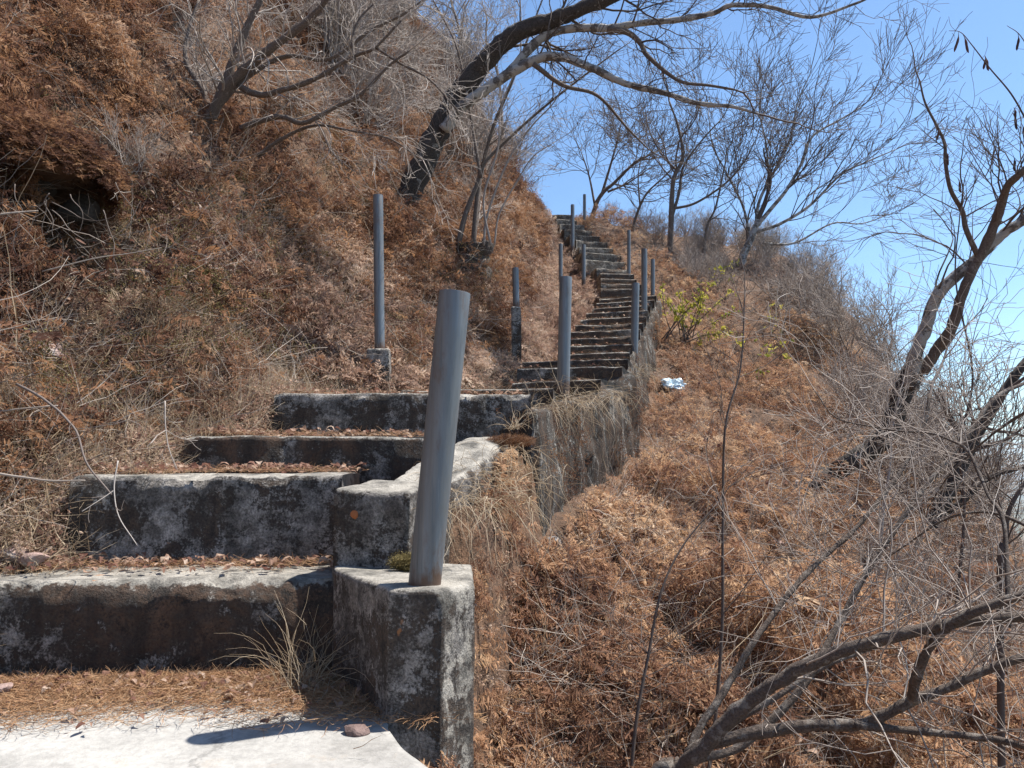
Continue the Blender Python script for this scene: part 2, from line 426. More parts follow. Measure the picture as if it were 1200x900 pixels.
def axis(lo, hi, st_, far):
    a = np.arange(lo, hi, st_)
    g = st_ * 1.16 ** np.arange(1, 80); g = np.cumsum(g); g = g[g < far]
    return np.concatenate([(lo - g)[::-1], a, hi + g])
ax = axis(-5.5, 6.5, .055, 9000); ay = axis(0.4, 12, .06, 9000)
X, Y = np.meshgrid(ax, ay)
Zt = terrain(X, Y)
nx, ny = len(ax), len(ay)
i = (np.arange(ny - 1)[:, None] * nx + np.arange(nx - 1)[None]).ravel()
V = np.stack([X.ravel(), Y.ravel(), Zt.ravel()], 1)
rad = np.hypot(X, Y).ravel()
o = build('hillside_ground', V, [np.stack([i, i + 1, i + nx + 1, i + nx], 1)], M['soil'], attrs={'far': np.clip((rad - 40) / 60, 0, 1)})
tag(o, 'dry brown hillside rising left of the stairs and falling away right', 'hillside', kind='structure')

# ------------------------------------------------------------------ cement landing
def grid_plate(name, x0, x1, y0, y1, z, th, mat, seg=.03, amp=.008, edgefn=None):
    nx, ny = int((x1 - x0) / seg), int((y1 - y0) / seg)
    xs = np.linspace(x0, x1, nx); ys = np.linspace(y0, y1, ny)
    X, Y = np.meshgrid(xs, ys)
    w = .05 * fbm(np.stack([Y, Y * 0, Y * 0], -1) * 2.2, 3, 4)
    w = w - .19 * np.clip((Y - 1.82) / .36, 0, 1)
    X = X + np.clip((X - x0) / (x1 - x0), 0, 1) ** 6 * w
    Z = z + amp * fbm(np.stack([X, Y, X * 0], -1) * 3, 4, 8)
    top = np.stack([X.ravel(), Y.ravel(), Z.ravel()], 1)
    i = (np.arange(ny - 1)[:, None] * nx + np.arange(nx - 1)[None]).ravel()
    F = [np.stack([i, i + 1, i + nx + 1, i + nx], 1)]
    ring = np.concatenate([np.arange(nx), np.arange(1, ny) * nx + nx - 1, (ny - 1) * nx + np.arange(nx - 2, -1, -1), np.arange(ny - 2, 0, -1) * nx])
    bot = top[ring].copy(); bot[:, 2] -= th
    n0 = len(top); k = len(ring); j = np.arange(k); j2 = (j + 1) % k
    F.append(np.stack([ring[j], n0 + j, n0 + j2, ring[j2]], 1))
    ed = np.zeros(len(top)); 
    edv = np.clip(1 - (x1 + w.ravel() - top[:, 0]) / .05, 0, 1) * .4
    return build(name, np.concatenate([top, bot]), F, mat, attrs={'edge': np.concatenate([edv, np.ones(k)])})
o = grid_plate('path', -2.6, -.17, -1.6, 2.74, 0.0, .45, M['pad'])
tag(o, 'pale cement landing at the foot of the stairs', 'path', kind='structure')

# ------------------------------------------------------------------ staircase
stair = thing('staircase', (-1, 2.5, 0), 'weathered concrete staircase with dark stained risers climbing the hillside', 'staircase')
SB = np.array([-1, 2.5, 0])
def make_step(k, st, nxt, h, r, mat, wob):
    xl, yl, xr, yr, z = st
    L = math.hypot(xr - xl, yr - yl)
    back = ((nxt[1] + nxt[3]) / 2 - (yl + yr) / 2 + .12) if nxt else .6
    ns = max(8, min(130, int(L / (.016 if k < 4 else .04))))
    nr = 5
    # profile: (dy, dz, wear)
    prof = [(-.012 + .012 * t, -h + (h - r) * t, 0) for t in np.linspace(0, 1, 12 if k < 4 else 7)]
    prof += [(r - r * math.cos(a), -r + r * math.sin(a), .15 + .85 * a / (math.pi / 2)) for a in np.linspace(0, math.pi / 2, nr + 1)[1:]]
    prof += [(r + (back - r) * t, 0, 1) for t in np.linspace(0, 1, 9)[1:]]
    prof = np.array(prof); m = len(prof)
    t = np.linspace(0, 1, ns)
    bx, by = xl + (xr - xl) * t, yl + (yr - yl) * t
    dirn = np.array([xr - xl, yr - yl]) / L; nrm = np.array([-dirn[1], dirn[0]])
    V = np.zeros((ns, m, 3))
    V[..., 0] = bx[:, None] + nrm[0] * prof[None, :, 0]
    V[..., 1] = by[:, None] + nrm[1] * prof[None, :, 0]
    V[..., 2] = z + prof[None, :, 1]
    Vf = V.reshape(-1, 3)
    n1 = fbm(Vf * [1.6, 1.6, 1.6], 3, 30 + k); n2 = fbm(Vf * 7, 3, 60 + k); n3 = fbm(Vf * 24, 2, 90 + k)
    d = wob * ((2.0 if k < 4 else 1.2) * n1 + .55 * n2 + .22 * n3)
    isr = np.tile(prof[:, 2] < .9, ns)
    Vf[:, 1] -= d * np.where(isr, 1, .2)
    Vf[:, 2] += wob * .6 * (n1 + n2 * .6) * np.tile((prof[:, 1] > -h * .6), ns)
    nose = np.tile((prof[:, 2] > 0) & (prof[:, 0] < r + .001), ns)
    chip = np.clip(n2 - .12, 0, .5) * nose
    Vf[:, 2] -= .075 * chip * (1 if k < 4 else .6); Vf[:, 1] += .05 * chip
    wear_sun = np.tile(prof[:, 2], ns) - .5 * np.clip(n1 + n2 * .7, 0, 1)
    i = (np.arange(ns - 1)[:, None] * m + np.arange(m - 1)[None]).ravel()
    F4 = [np.stack([i, i + m, i + m + 1, i + 1], 1)]
    # ends
    extra = []; ew = []; F = []
    n0 = len(Vf)
    for e, rev in ((0, False), (ns - 1, True)):
        ring = e * m + np.arange(m)
        b0 = Vf[ring[0]].copy(); b1 = Vf[ring[-1]].copy(); b1[2] = b0[2]
        c = n0 + len(extra); extra.append(b1); ew.append(0.)
        a = np.stack([ring[:-1], ring[1:], np.full(m - 1, c)], 1)
        F.append(a if rev else a[:, ::-1])
    V = np.concatenate([Vf, np.array(extra)])
    return build('step', V, F4 + [np.concatenate(F)], mat, stair, SB, True, {'wear_sun': np.concatenate([wear_sun, ew])})
for k, s in enumerate(steps):
    h = (s[4] - (steps[k - 1][4] if k else 0)) + (.12 if k else .05)
    mat = M['step'] if k in (0, 2, 4, 5) else M['grey_step'] if k in (1, 3) else M['far_step'] if k > 21 else M['step']
    r = .055 if k == 0 else .024 if k < 4 else .02
    o = make_step(k, s, steps[k + 1] if k + 1 < len(steps) else None, h, r, mat, .021 if k < 4 else .013)
    if k == 0: o['label'] = 'tall lowest step with blackened riser and rounded pale edge'
    if k == 1: o['label'] = 'second step with cracked grey riser'

# parapet, pillar and side wall on the right of the stairs
para = thing('retaining_wall', (0, 3, 0), 'crumbling streaked concrete parapet and side wall along the right of the steps', 'wall')
PB = np.array([0, 3, 0])
def prism(name, plan, zb, zt, mat, seg=.03, wob=.01, seed=0, rnd=.03, parent=None, base=None, taper=0., sunfn=None):
    """solid with a polygon plan (counter-clockwise from above), zb/zt per corner; subdivided, weathered, with rounded top rim"""
    plan = np.asarray(plan, float); n = len(plan)
    zb = np.broadcast_to(np.asarray(zb, float), (n,)); zt = np.broadcast_to(np.asarray(zt, float), (n,))
    ring = []; rzb = []; rzt = []
    for i in range(n):
        a, b = plan[i], plan[(i + 1) % n]; L = np.linalg.norm(b - a); q = max(2, int(L / seg))
        for t in np.arange(q) / q:
            ring.append(a + (b - a) * t); rzb.append(zb[i] + (zb[(i + 1) % n] - zb[i]) * t); rzt.append(zt[i] + (zt[(i + 1) % n] - zt[i]) * t)
    ring = np.array(ring); rzb = np.array(rzb); rzt = np.array(rzt); k = len(ring)
    cen = plan.mean(0)
    H = (rzt - rzb).max(); q = max(4, int(H / seg))
    rows = []; wear_sun = []
    for t in np.linspace(0, 1, q):
        c = ring + (cen - ring) * taper * t
        rows.append(np.column_stack([c, rzb + (rzt - rnd - rzb) * t])); wear_sun.append(np.full(k, 0.) if t < .97 else np.full(k, .2))
    dn = (cen - ring); dn /= np.linalg.norm(dn, axis=1, keepdims=True)
    c0 = rows[-1][:, :2]
    for a in np.linspace(0, math.pi / 2, 5)[1:]:
        rows.append(np.column_stack([c0 + dn * rnd * (1 - math.cos(a)), rzt - rnd + rnd * math.sin(a)])); wear_sun.append(np.full(k, .2 + .8 * a / (math.pi / 2)))
    for t in (.12, .3, .55, .8):
        c = c0 + dn * rnd; cz = rzt
        rows.append(np.column_stack([c + (cen - c) * t, cz + (rzt.mean() - cz) * t * t])); wear_sun.append(np.ones(k))
    m = len(rows)
    V = np.concatenate(rows)
    n1 = fbm(V * 1.8, 3, seed); n2 = fbm(V * [9, 9, 7], 3, seed + 5); n3 = fbm(V * 28, 2, seed + 9)
    out = np.column_stack([-np.tile(dn, (m, 1)), np.zeros(len(V))])
    d = wob * (1.5 * n1 + .8 * n2 + .3 * n3)
    V = V + out * d[:, None]; V[:, 2] += d * .6 * np.repeat(np.arange(m) >= q - 2, k)
    V = np.concatenate([V, [[cen[0], cen[1], rzt.mean()]]]); c = len(V) - 1
    j = np.arange(k); j2 = (j + 1) % k
    F4 = np.concatenate([np.stack([r * k + j, r * k + j2, (r + 1) * k + j2, (r + 1) * k + j], 1) for r in range(m - 1)])
    F3 = np.stack([(m - 1) * k + j, (m - 1) * k + j2, np.full(k, c)], 1)
    wv = np.concatenate([np.concatenate(wear_sun), [1.]])
    if sunfn: wv = np.clip(wv + sunfn(V), 0, 1)
    return build(name, V, [F4, F3], mat, parent, base, True, {'wear_sun': wv})
o = prism('pillar', [(-.70, 2.93), P(392, 668, 2.62)[:2], P(457, 690, 2.21)[:2], P(517, 692, 2.19)[:2], P(555, 690, 2.36)[:2], P(553, 690, 2.85)[:2]], -1.0, [.36, .37, .372, .372, .365, .36], M['pillar'], .02, .007, 3, .018, para, PB, 0., lambda V: .62 * np.clip((V[:, 0] + .222) / .03, 0, 1) * np.clip(.75 + 1.1 * fbm(V * [22, 22, 1.1], 3, 12), 0, 1))  # right face: pale streaks, with its sunlit tone painted in
o['label'] = 'low pillar block holding the nearest steel post'
o = prism('block', [(-.655, 2.74), (-.365, 2.69), (-.30, 2.98), (-.575, 3.04)], [.25, .25, .1, .2], [.648, .64, .668, .672], M['pillar'], .02, .014, 7, .025, para, PB)
o['label'] = 'squarish weathered block standing behind the pillar'
o = prism('parapet', [(-.555, 3.0), (-.325, 2.94), (-.10, 3.6), (-.02, 4.15), (-.22, 4.2), (-.45, 3.6)], [.2, .1, -.1, .2, .4, .4], [.62, .615, .77, .87, .88, .77], M['pillar'], .026, .02, 17, .05, para, PB)
for px, py, D in ((415, 603, 2.725), (464, 828, 2.222)):
    mb = MB(); q = P(px, py, D); mb.tube([q + [0, .06, 0], q + [.001, .0, 0], q + [0, -.004, .001]], [.016, .015, .012], 9, .5, True, .01)
    mb.build('rusty_bolt', M['rust'], para, PB)
# side wall under the right ends of the steps
pts = [(s[2], s[3], s[4]) for s in steps[3:19]]
pts = [(pts[0][0] - .18, pts[0][1] + .01, pts[0][2])] + [(p[0], p[1] + .02, p[2]) for p in pts]
pts = np.array(pts)
# top follows the treads as small steps
rowt = []
for a, b in zip(pts[:-1], pts[1:]):
    q = max(3, int(np.linalg.norm(b[:2] - a[:2]) / .035))
    for t in np.arange(q) / q:
        rowt.append((a[0] + (b[0] - a[0]) * t, a[1] + (b[1] - a[1]) * t, a[2] + (b[2] - a[2]) * (.25 * t if t < .8 else .2 + (t - .8) * 4)))
rowt = np.array(rowt); nr = len(rowt)
tt = np.gradient(rowt[:, :2], axis=0); tt /= np.linalg.norm(tt, axis=1, keepdims=True); outn = np.column_stack([tt[:, 1], -tt[:, 0]])
nh = 34; rows = []; wr = []
for t in np.linspace(0, 1, nh):
    p = rowt.copy(); p[:, 2] = rowt[:, 2] - .10 - 1.25 * (1 - t); p[:, :2] += outn * (.05 + .10 * (1 - t)); rows.append(p); wr.append(np.full(nr, .12 * (t > .95)))
for a in (.5, 1.):
    p = rowt.copy(); p[:, :2] += outn * (.05 - .03 * a); p[:, 2] += -.10 + .02 * a; rows.append(p); wr.append(np.full(nr, .25 + .2 * a))
for a in (.05, .14, .22):
    p = rowt.copy(); p[:, :2] -= outn * a; p[:, 2] -= .09; rows.append(p); wr.append(np.full(nr, .35))
V = np.concatenate(rows); m = len(rows)
flute = fbm(np.column_stack([V[:, 0] * 7, V[:, 1] * 7, V[:, 2] * .8]), 3, 77); lump = fbm(V * 3, 3, 71); fine = fbm(V * 20, 2, 5)
V[:, :2] += np.tile(outn, (m, 1)) * (.075 * flute + .06 * lump + .018 * fine)[:, None]
V[:, 2] += .02 * lump * np.repeat(np.arange(m) >= nh - 1, nr)
i = (np.arange(m - 1)[:, None] * nr + np.arange(nr - 1)[None]).ravel()
F = [np.stack([i, i + 1, i + nr + 1, i + nr], 1)]
WALLV = V[:nh * nr].copy()
build('side_wall', V, F, M['wall'], para, PB, True, {'wear_sun': np.concatenate(wr)})

# ------------------------------------------------------------------ steel posts
def post(b, t, dia, label, footing=None):
    b, t = np.asarray(b, float), np.asarray(t, float)
    root = thing('handrail_post', b, label, 'post', 'steel pipe posts along the stairs')
    k = 28; r = dia / 2; an = np.arange(k) * 2 * math.pi / k
    axis_ = (t - b); L = np.linalg.norm(axis_); axis_ /= L
    u = np.cross(axis_, [0, 1., 0]); u /= np.linalg.norm(u); w = np.cross(axis_, u)
    prof = [(r, -.12)] + [(r, h) for h in np.linspace(0, L - .004, 8)] + [(r * .985, L), (r * .90, L), (r * .885, L - .006), (r * .885, L - .22), (0.001, L - .225)]
    V = np.concatenate([b + axis_ * h + (np.cos(an)[:, None] * u + np.sin(an)[:, None] * w) * rr for rr, h in prof])
    j = np.arange(k); j2 = (j + 1) % k
    F4 = np.concatenate([np.stack([q * k + j, q * k + j2, (q + 1) * k + j2, (q + 1) * k + j], 1) for q in range(len(prof) - 1)])
    o = build('pipe', V, [F4], M['steel'], root, b, True)
    e = o.modifiers.new('edge', 'EDGE_SPLIT'); e.split_angle = R_(40)
    if footing is not None:
        w_, h_, sd = footing
        q = w_ / 2
        prism('footing', [(b[0] - q, b[1] - q), (b[0] + q, b[1] - q), (b[0] + q * .9, b[1] + q), (b[0] - q * .9, b[1] + q)], b[2] - h_ - .25, b[2] + .01, M['grey_step'], .025, .014, sd, .02, root, b, .12)
    return root
def post_px(bx, by, D, tx, ty, dia, label, footing=None, Dt=None):
    return post(P(bx, by, D), P(tx, ty, Dt or D), dia, label, footing)
post_px(497, 690, 2.30, 533, 343, .099, 'thick leaning grey steel post on the pillar in front', None, 2.28)
post_px(660, 457, 5.15, 663, 325, .088, 'blue grey steel post on the wall corner beside the fifth step')
post_px(743, 421, 8.0, 745, 332, .082, 'steel post on the right wall end below the yellow green shrub')
post_px(755, 378, 10.1, 755, 292, .082, 'steel post right of the steps, left beside a thinner post by the shrub')
post_px(765, 350, 11.3, 765, 304, .066, 'thinner steel post close behind another beside the yellow green shrub')
post_px(737, 325, 12.6, 737, 270, .06, 'thin steel post at the right edge of the middle steps below the ridge')
post_px(684, 331, 12.2, 684, 287, .068, 'short steel post on the left bank where the stairs bend')
post_px(657, 336, 12.0, 657, 286, .068, 'steel post on the left bank just above the wall corner post')
post_px(671, 292, 14.3, 671, 240, .074, 'steel post left of the upper flight near the top of the stairs')
post_px(685, 266, 16.3, 685, 228, .068, 'farthest thin steel post right of the top steps')
post_px(605, 361, 7.4, 604, 314, .066, 'short steel post on a tall rough cement footing in the left bank', (.12, .5, 5))
post_px(445, 412, 5.2, 443, 229, .072, 'tall slim blue steel post on a broken concrete footing left of the steps', (.17, .3, 9))

# ------------------------------------------------------------------ branching plants
def unit(v): return v / (np.linalg.norm(v) + 1e-9)
def grow(mb, p, d, L, r, lvl, kids=(5, 4, 3), wander=.25, up=.06, ang=(25, 60), ratio=(.45, .7), tip=.0016, k0=5, seg=.09, tint=.5, bend=None):
    n = max(4, min(14, int(L / seg)))
    pts = [np.array(p, float)]; d = unit(np.array(d, float)); ds = [d]
    for _ in range(n):
        d = unit(d + rng.normal(0, wander, 3) * .55 + np.array([0, 0, up]) + (bend if bend is not None else 0))
        pts.append(pts[-1] + d * L / n); ds.append(d)
    last = lvl >= len(kids)
    rt = np.linspace(r, max(tip, r * (.3 if not last else .25)), n + 1)
    mb.tube(pts, rt, k0 if r > .012 else 4 if r > .006 else 3, np.clip(tint + rng.normal(0, .15), 0, 1))
    if last: return
    for c in range(max(1, int(kids[lvl] * rng.uniform(.7, 1.35)))):
        t = rng.uniform(.22, 1.0); i = min(n, int(t * n)); 
        a = R_(rng.uniform(*ang)); q = unit(np.cross(ds[i], rng.normal(0, 1, 3)))
        nd = unit(ds[i] * math.cos(a) + q * math.sin(a))
        grow(mb, pts[i], nd, L * rng.uniform(*ratio) * (1.15 - .4 * t), max(tip, rt[i] * rng.uniform(.5, .75)), lvl + 1, kids, wander, up, ang, ratio, tip, k0, seg, tint, bend)
    
def limb(mb, pts, r0, r1, k=8, barkscale=0., tint=.4, per=6, jit=0.):
    s = spline(pts, per)
    if jit: s = s + fbm(s * 6, 2, 3)[:, None] * jit
    rad = np.linspace(r0, r1, len(s))
    mb.tube(s, rad, k, tint, True, barkscale)
    return s, rad

def sprout(mb, s, rad, n, L, lvl=1, t0=.2, t1=1., side=None, rs=.45, tipd=True, **kw):
    m = len(s)
    for _ in range(n):
        i = int(np.clip(rng.uniform(t0, t1) * (m - 1), 1, m - 1))
        d = unit(s[i] - s[i - 1]); a = R_(rng.uniform(*kw.get('ang', (30, 70)))); q = unit(np.cross(d, rng.normal(0, 1, 3)))
        nd = unit(d * math.cos(a) + q * math.sin(a) + (np.array(side) if side is not None else 0))
        grow(mb, s[i], nd, L * rng.uniform(.6, 1.25), max(.002, rad[i] * rs * rng.uniform(.6, 1)), lvl, **kw)
    if tipd: grow(mb, s[-1], unit(s[-1] - s[-2]), L, rad[-1], lvl, **kw)

def PP(lst, D0, D1=None):
    D1 = D1 or D0; n = len(lst)
    return [P(a, b, D0 + (D1 - D0) * i / (n - 1)) for i, (a, b) in enumerate(lst)]

# --- big leaning tree
g = G(474, 240); D = g[1]
t1 = thing('leaning_tree', g, 'big leaning tree with black trunk and lichen-white limbs arching over the stairs', 'tree')
mb = MB(); pa = [g + [-.05, 0, -.3]] + PP([(478, 232), (504, 175), (537, 112), (567, 75), (600, 42), (650, 23), (692, 6), (760, -22), (850, -60)], D, D - 1.3)
s1, r1 = limb(mb, pa, .165, .05, 16, .09)
mb.build('trunk', M['bark_dark'], t1, g)
mb = MB(); s2, r2 = limb(mb, PP([(520, 152), (541, 126), (579, 98), (617, 75), (650, 66), (692, 79), (733, 98), (775, 108), (817, 121), (858, 125), (890, 134)], D - .35, D - 1.6), .074, .012, 14, .07)
mb.build('limb', M['bark'], t1, g)
mb = MB(); s3, r3 = limb(mb, PP([(590, 92), (633, 46), (671, 33), (712, 33), (754, 27), (796, 23), (837, 15), (858, 6), (900, 8), (950, 20), (1000, 5), (1030, -8)], D - .6, D - 1.8), .052, .009, 12, .06)
mb.build('limb', M['bark'], t1, g)
mb = MB(); s4, r4 = limb(mb, PP([(712, 34), (735, 38), (750, 50), (756, 62), (768, 74), (785, 88), (802, 97), (830, 100), (860, 105)], D - 1.1, D - 1.5), .035, .012, 8)
s5, r5 = limb(mb, PP([(625, 75), (660, 100), (700, 112), (735, 150), (760, 175)], D - .9, D - .2), .03, .008, 6)
mb.build('limb', M['bark_smooth'], t1, g)
mb = MB()
kw = dict(kids=(5, 5, 4), wander=.32, up=.04, tip=.0022)
sprout(mb, s1, r1, 12, 1.1, 0, .45, 1, rs=.28, **kw)
sprout(mb, s2, r2, 13, .8, 1, .3, 1, rs=.3, **kw); sprout(mb, s3, r3, 18, .9, 1, .3, 1, rs=.35, **kw); sprout(mb, s4, r4, 8, .6, 1, .2, 1, **kw); sprout(mb, s5, r5, 8, .6, 1, .2, 1, **kw)
sprout(mb, s1, r1, 14, .8, 1, .05, .4, side=(.3, 0, .5), rs=.06, **kw)
mb.build('crown', M['dark_twig'], t1, g)

# --- coppiced stump with shoots
g = G(556, 330); D = g[1]
t2 = thing('coppiced_stump', g, 'dark knobbly stump with long thin upright shoots on the left bank', 'tree')
mb = MB(); c = lambda x, y: (400 + x / 2.4, y / 2.4)
limb(mb, [g + [-.02, 0, -.25], g + [-.02, 0, -.02], g + [-.0, 0, .15], g + [0, .02, .33], g + [0, .02, .44]], .19, .17, 22, .07)
for q in range(5):
    a = rng.uniform(0, 6.28); limb(mb, [g + [0, 0, .3], g + [.14 * math.cos(a), .14 * math.sin(a), .36], g + [.2 * math.cos(a), .2 * math.sin(a), .46]], .08, .05, 12, .05)
mb.build('stump', M['bark_knot'], t2, g)
for q, (pl, r0) in enumerate([([(330, 680), (350, 600), (385, 510), (397, 465), (460, 400), (560, 310), (660, 230), (760, 155), (810, 120)], .035),
                            ([(370, 695), (382, 560), (397, 470), (430, 350), (480, 230), (520, 120), (565, 0), (590, -60)], .035),
                            ([(392, 500), (372, 380), (350, 250), (320, 120), (258, 0), (220, -80)], .022),
                            ([(400, 690), (412, 600), (470, 450), (540, 350), (600, 285), (640, 200)], .016),
                            ([(430, 690), (445, 600), (500, 500), (540, 440), (600, 400)], .012),
                            ([(420, 690), (400, 560), (440, 420), (450, 300), (500, 170), (505, 80)], .015)]):
    mb = MB(); s, r = limb(mb, [P(*c(*p), D - .05 * q + .12 * math.sin(q * 2 + .1 * i)) for i, p in enumerate(pl)], r0, .005, 7)
    sprout(mb, s, r, 7, .55, 1, .35, 1, rs=.4, kids=(4, 3, 3), ang=(20, 50), up=.08)
    mb.build('shoot', M['bark_smooth'] if q < 3 else M['twig'], t2, g)

# --- right leaning tree
g = G(968, 566); D = g[1]
t3 = thing('forked_tree', g, 'forked tree with rough blistered trunk leaning right at the edge of the slope', 'tree')
mb = MB(); s, r = limb(mb, [g + [-.32, 0, -.2], g + [-.12, 0, -.02]] + PP([(980, 553), (991, 545), (1022, 526), (1041, 504), (1053, 473), (1066, 442), (1077, 424)], D, D - .5), .085, .08, 16, .07)
mb.build('trunk', M['bark_dark'], t3, g)
mb = MB(); sa, ra = limb(mb, PP([(1068, 455), (1072, 420), (1084, 386), (1101, 342), (1141, 307), (1172, 276), (1200, 258), (1250, 225), (1300, 200)], D - .45, D - 1.2), .056, .03, 12, .06)
mb.build('limb', M['bark'], t3, g)
mb = MB(); sb, rb = limb(mb, PP([(1080, 436), (1100, 408), (1115, 385), (1132, 333), (1159, 280), (1172, 244), (1181, 218), (1200, 200), (1250, 150)], D - .5, D - 1.4), .048, .022, 10, .05)
sc, rc = limb(mb, PP([(1146, 300), (1132, 268), (1128, 248), (1114, 222), (1108, 190), (1107, 168), (1097, 146), (1084, 120), (1078, 95)], D - .9, D - 1.0), .022, .006, 7)
mb.build('limb', M['bark_smooth'], t3, g)
mb = MB()
kw = dict(kids=(4, 4, 3), wander=.34, up=.05)
sprout(mb, sa, ra, 12, .9, 1, .3, 1, rs=.25, side=(0, 0, .3), **kw); sprout(mb, sb, rb, 14, .9, 1, .3, 1, rs=.28, side=(0, 0, .4), **kw); sprout(mb, sc, rc, 10, .55, 1, .2, 1, rs=.5, **kw)
sprout(mb, s, r, 10, .7, 1, .2, .9, rs=.07, tipd=False, **kw)
mb.build('crown', M['dark_twig'], t3, g)
CR = np.concatenate(mb.V)
mb = MB(); limb(mb, PP([(1230, 190), (1205, 145), (1185, 110), (1160, 80), (1140, 54), (1126, 38), (1112, 36)], D - 1.3, D - 1.0), .008, .002, 5); CR = np.concatenate([CR] + mb.V)
limb(mb, PP([(1240, 120), (1215, 75), (1196, 42), (1180, 30)], D - 1.2, D - 1.0), .006, .002, 5); CR = np.concatenate([CR] + mb.V)
mb.build('twig', M['dark_twig'], t3, g)
# hanging seed pods
for (px, py, l) in [(1125, 42, 26), (1131, 44, 24), (1148, 64, 20), (1153, 70, 18), (1195, 45, 22), (1190, 120, 14), (1107, 170, 20), (1190, 130, 22), (1193, 190, 18), (1098, 150, 16), (1196, 145, 24), (1115, 215, 18)]:
    a = P(px, py, D - 1.0); a = CR[np.argmin(np.linalg.norm(CR - a, axis=1))]; dz = l / FOC * (D - 1.0); w = rng.uniform(-.3, .3)
    mb = MB(); h = .03 / (D - 1.0) * 4
    pts = [a + [w * dz * t + .006 * math.sin(t * 5 + w), 0, -dz * t] for t in np.linspace(0, 1, 9)]
    mb.tube(pts, [.0018, .002, .004, .009, .0105, .0095, .0105, .009, .003], 6, rng.uniform(0, 1), True)
    mb.build('seed_pod', M['pod'], t3, g)

# --- foreground shrub, lower right
g = G(790, 930); g = np.array([.48, 2.35, float(terrain(.48, 2.35))])
t4 = thing('foreground_shrub', g, 'bare shrub with long curved smooth branches sweeping across the lower right corner', 'shrub')
q3 = lambda l: [(a / 2.727 + 760, b / 2.727 + 620) for a, b in l]
D = 2.3
br = [(q3([(60, 830), (110, 760), (160, 715), (250, 615), (350, 532), (450, 465), (560, 410), (700, 365), (850, 325), (1000, 298), (1200, 280), (1400, 275)]), .027, .014, 2.35, 1.9),
      (q3([(110, 765), (160, 700), (300, 660), (450, 635), (560, 627), (680, 625), (760, 590), (850, 545), (950, 510), (1080, 450), (1200, 410), (1420, 380)]), .022, .011, 2.35, 2.0),
      (q3([(845, 548), (855, 480), (885, 400), (950, 320), (1050, 260), (1200, 210), (1380, 160)]), .016, .012, 2.13, 1.85),
      (q3([(660, 628), (800, 640), (950, 655), (1100, 670), (1200, 695), (1400, 740)]), .012, .008, 2.18, 2.0),
      (q3([(170, 690), (300, 600), (420, 530), (560, 440), (700, 385), (800, 345), (900, 305)]), .012, .007, 2.45, 2.5),
      (q3([(130, 740), (300, 690), (480, 520), (560, 390), (620, 280), (690, 150), (790, 0), (870, -120), (960, -225), (1040, -330), (1110, -420), (1220, -475)]), .014, .008, 2.45, 2.9),
      (q3([(120, 750), (160, 640), (240, 520), (330, 370), (400, 270), (480, 170), (560, 90), (660, 0), (750, -110), (820, -205), (880, -330), (900, -430)]), .014, .007, 2.5, 3.0),
      ([(1182, 735), (1180, 665), (1175, 607), (1159, 582), (1147, 554), (1134, 528), (1116, 517), (1091, 508), (1053, 505), (1022, 500), (979, 489), (955, 458)], .0075, .002, 2.0, 2.6),
      ([(1240, 640), (1190, 610), (1150, 600), (1105, 610), (1060, 640), (1030, 660)], .006, .002, 2.1, 2.6),
      ([(1230, 470), (1190, 490), (1150, 520), (1110, 560), (1085, 600)], .006, .002, 2.2, 2.6)]
mb2 = MB()
for q, (pl, r0, r1_, Da, Db) in enumerate(br):
    mb = MB(); s, r = limb(mb, PP(pl, Da, Db), r0 * .92, r1_ * .92, 10, .03, .4)
    mb.build('branch', M['bark_brown'], t4, g)
    sprout(mb2, s, r, 12 if q > 4 else 9, .5, 1, .35, 1, rs=.3, kids=(3, 4, 3), wander=.4, up=.03, tip=.0011, seg=.06, ang=(30, 80))
mb = MB(); limb(mb, [g + [0, 0, -.15], P(770, 935, 2.36), P(800, 897, 2.35)], .034, .028, 10, .03, .4); mb.build('stem', M['bark_brown'], t4, g)
mb2.build('twigs', M['twig'], t4, g)

# --- thin saplings on the right slope
def sapling(pl, D0, D1, r0, label, mat='dark_twig', n=10, L=.35, kids=(3, 3, 2)):
    pts = PP(pl, D0, D1); b = np.array(pts[0]); b[2] = terrain(b[0], b[1]) - .03
    o = thing('sapling', b, label, 'sapling')
    mb = MB(); s, r = limb(mb, [b] + pts[1:], r0, r0 * .35, 6, 0, .4); mb.build('stem', M[mat], o, b)
    mb = MB(); sprout(mb, s, r, n, L, 1, .3, 1, rs=.5, kids=kids, wander=.35, up=.1, ang=(20, 60), tip=.0012); mb.build('twigs', M[mat], o, b)
sapling([(820, 960), (834, 880), (846, 741), (847, 620), (850, 500), (868, 430), (873, 340)], 2.9, 3.3, .0085, 'thin dark upright sapling in front of the brown slope')
sapling([(735, 930), (745, 850), (760, 767), (775, 693), (800, 640), (842, 588)], 2.9, 3.2, .008, 'slender leaning sapling left of the upright sapling', n=5)
sapling([(1150, 760), (1172, 690), (1178, 640), (1182, 600), (1205, 560), (1240, 520)], 2.6, 2.6, .014, 'dark reddish stem bending right at the right edge above the curved branches', n=8)
sapling([(1025, 640), (1035, 600), (1043, 545), (1046, 500), (1060, 440)], 4.6, 4.7, .012, 'grey sapling in front of the forked tree trunk', 'twig', 12, .5)
sapling([(1120, 720), (1130, 600), (1125, 520), (1140, 440), (1120, 330), (1125, 250)], 4.6, 4.4, .011, 'thin upright sapling crossing the forked tree on the right', 'dark_twig', 12, .5)

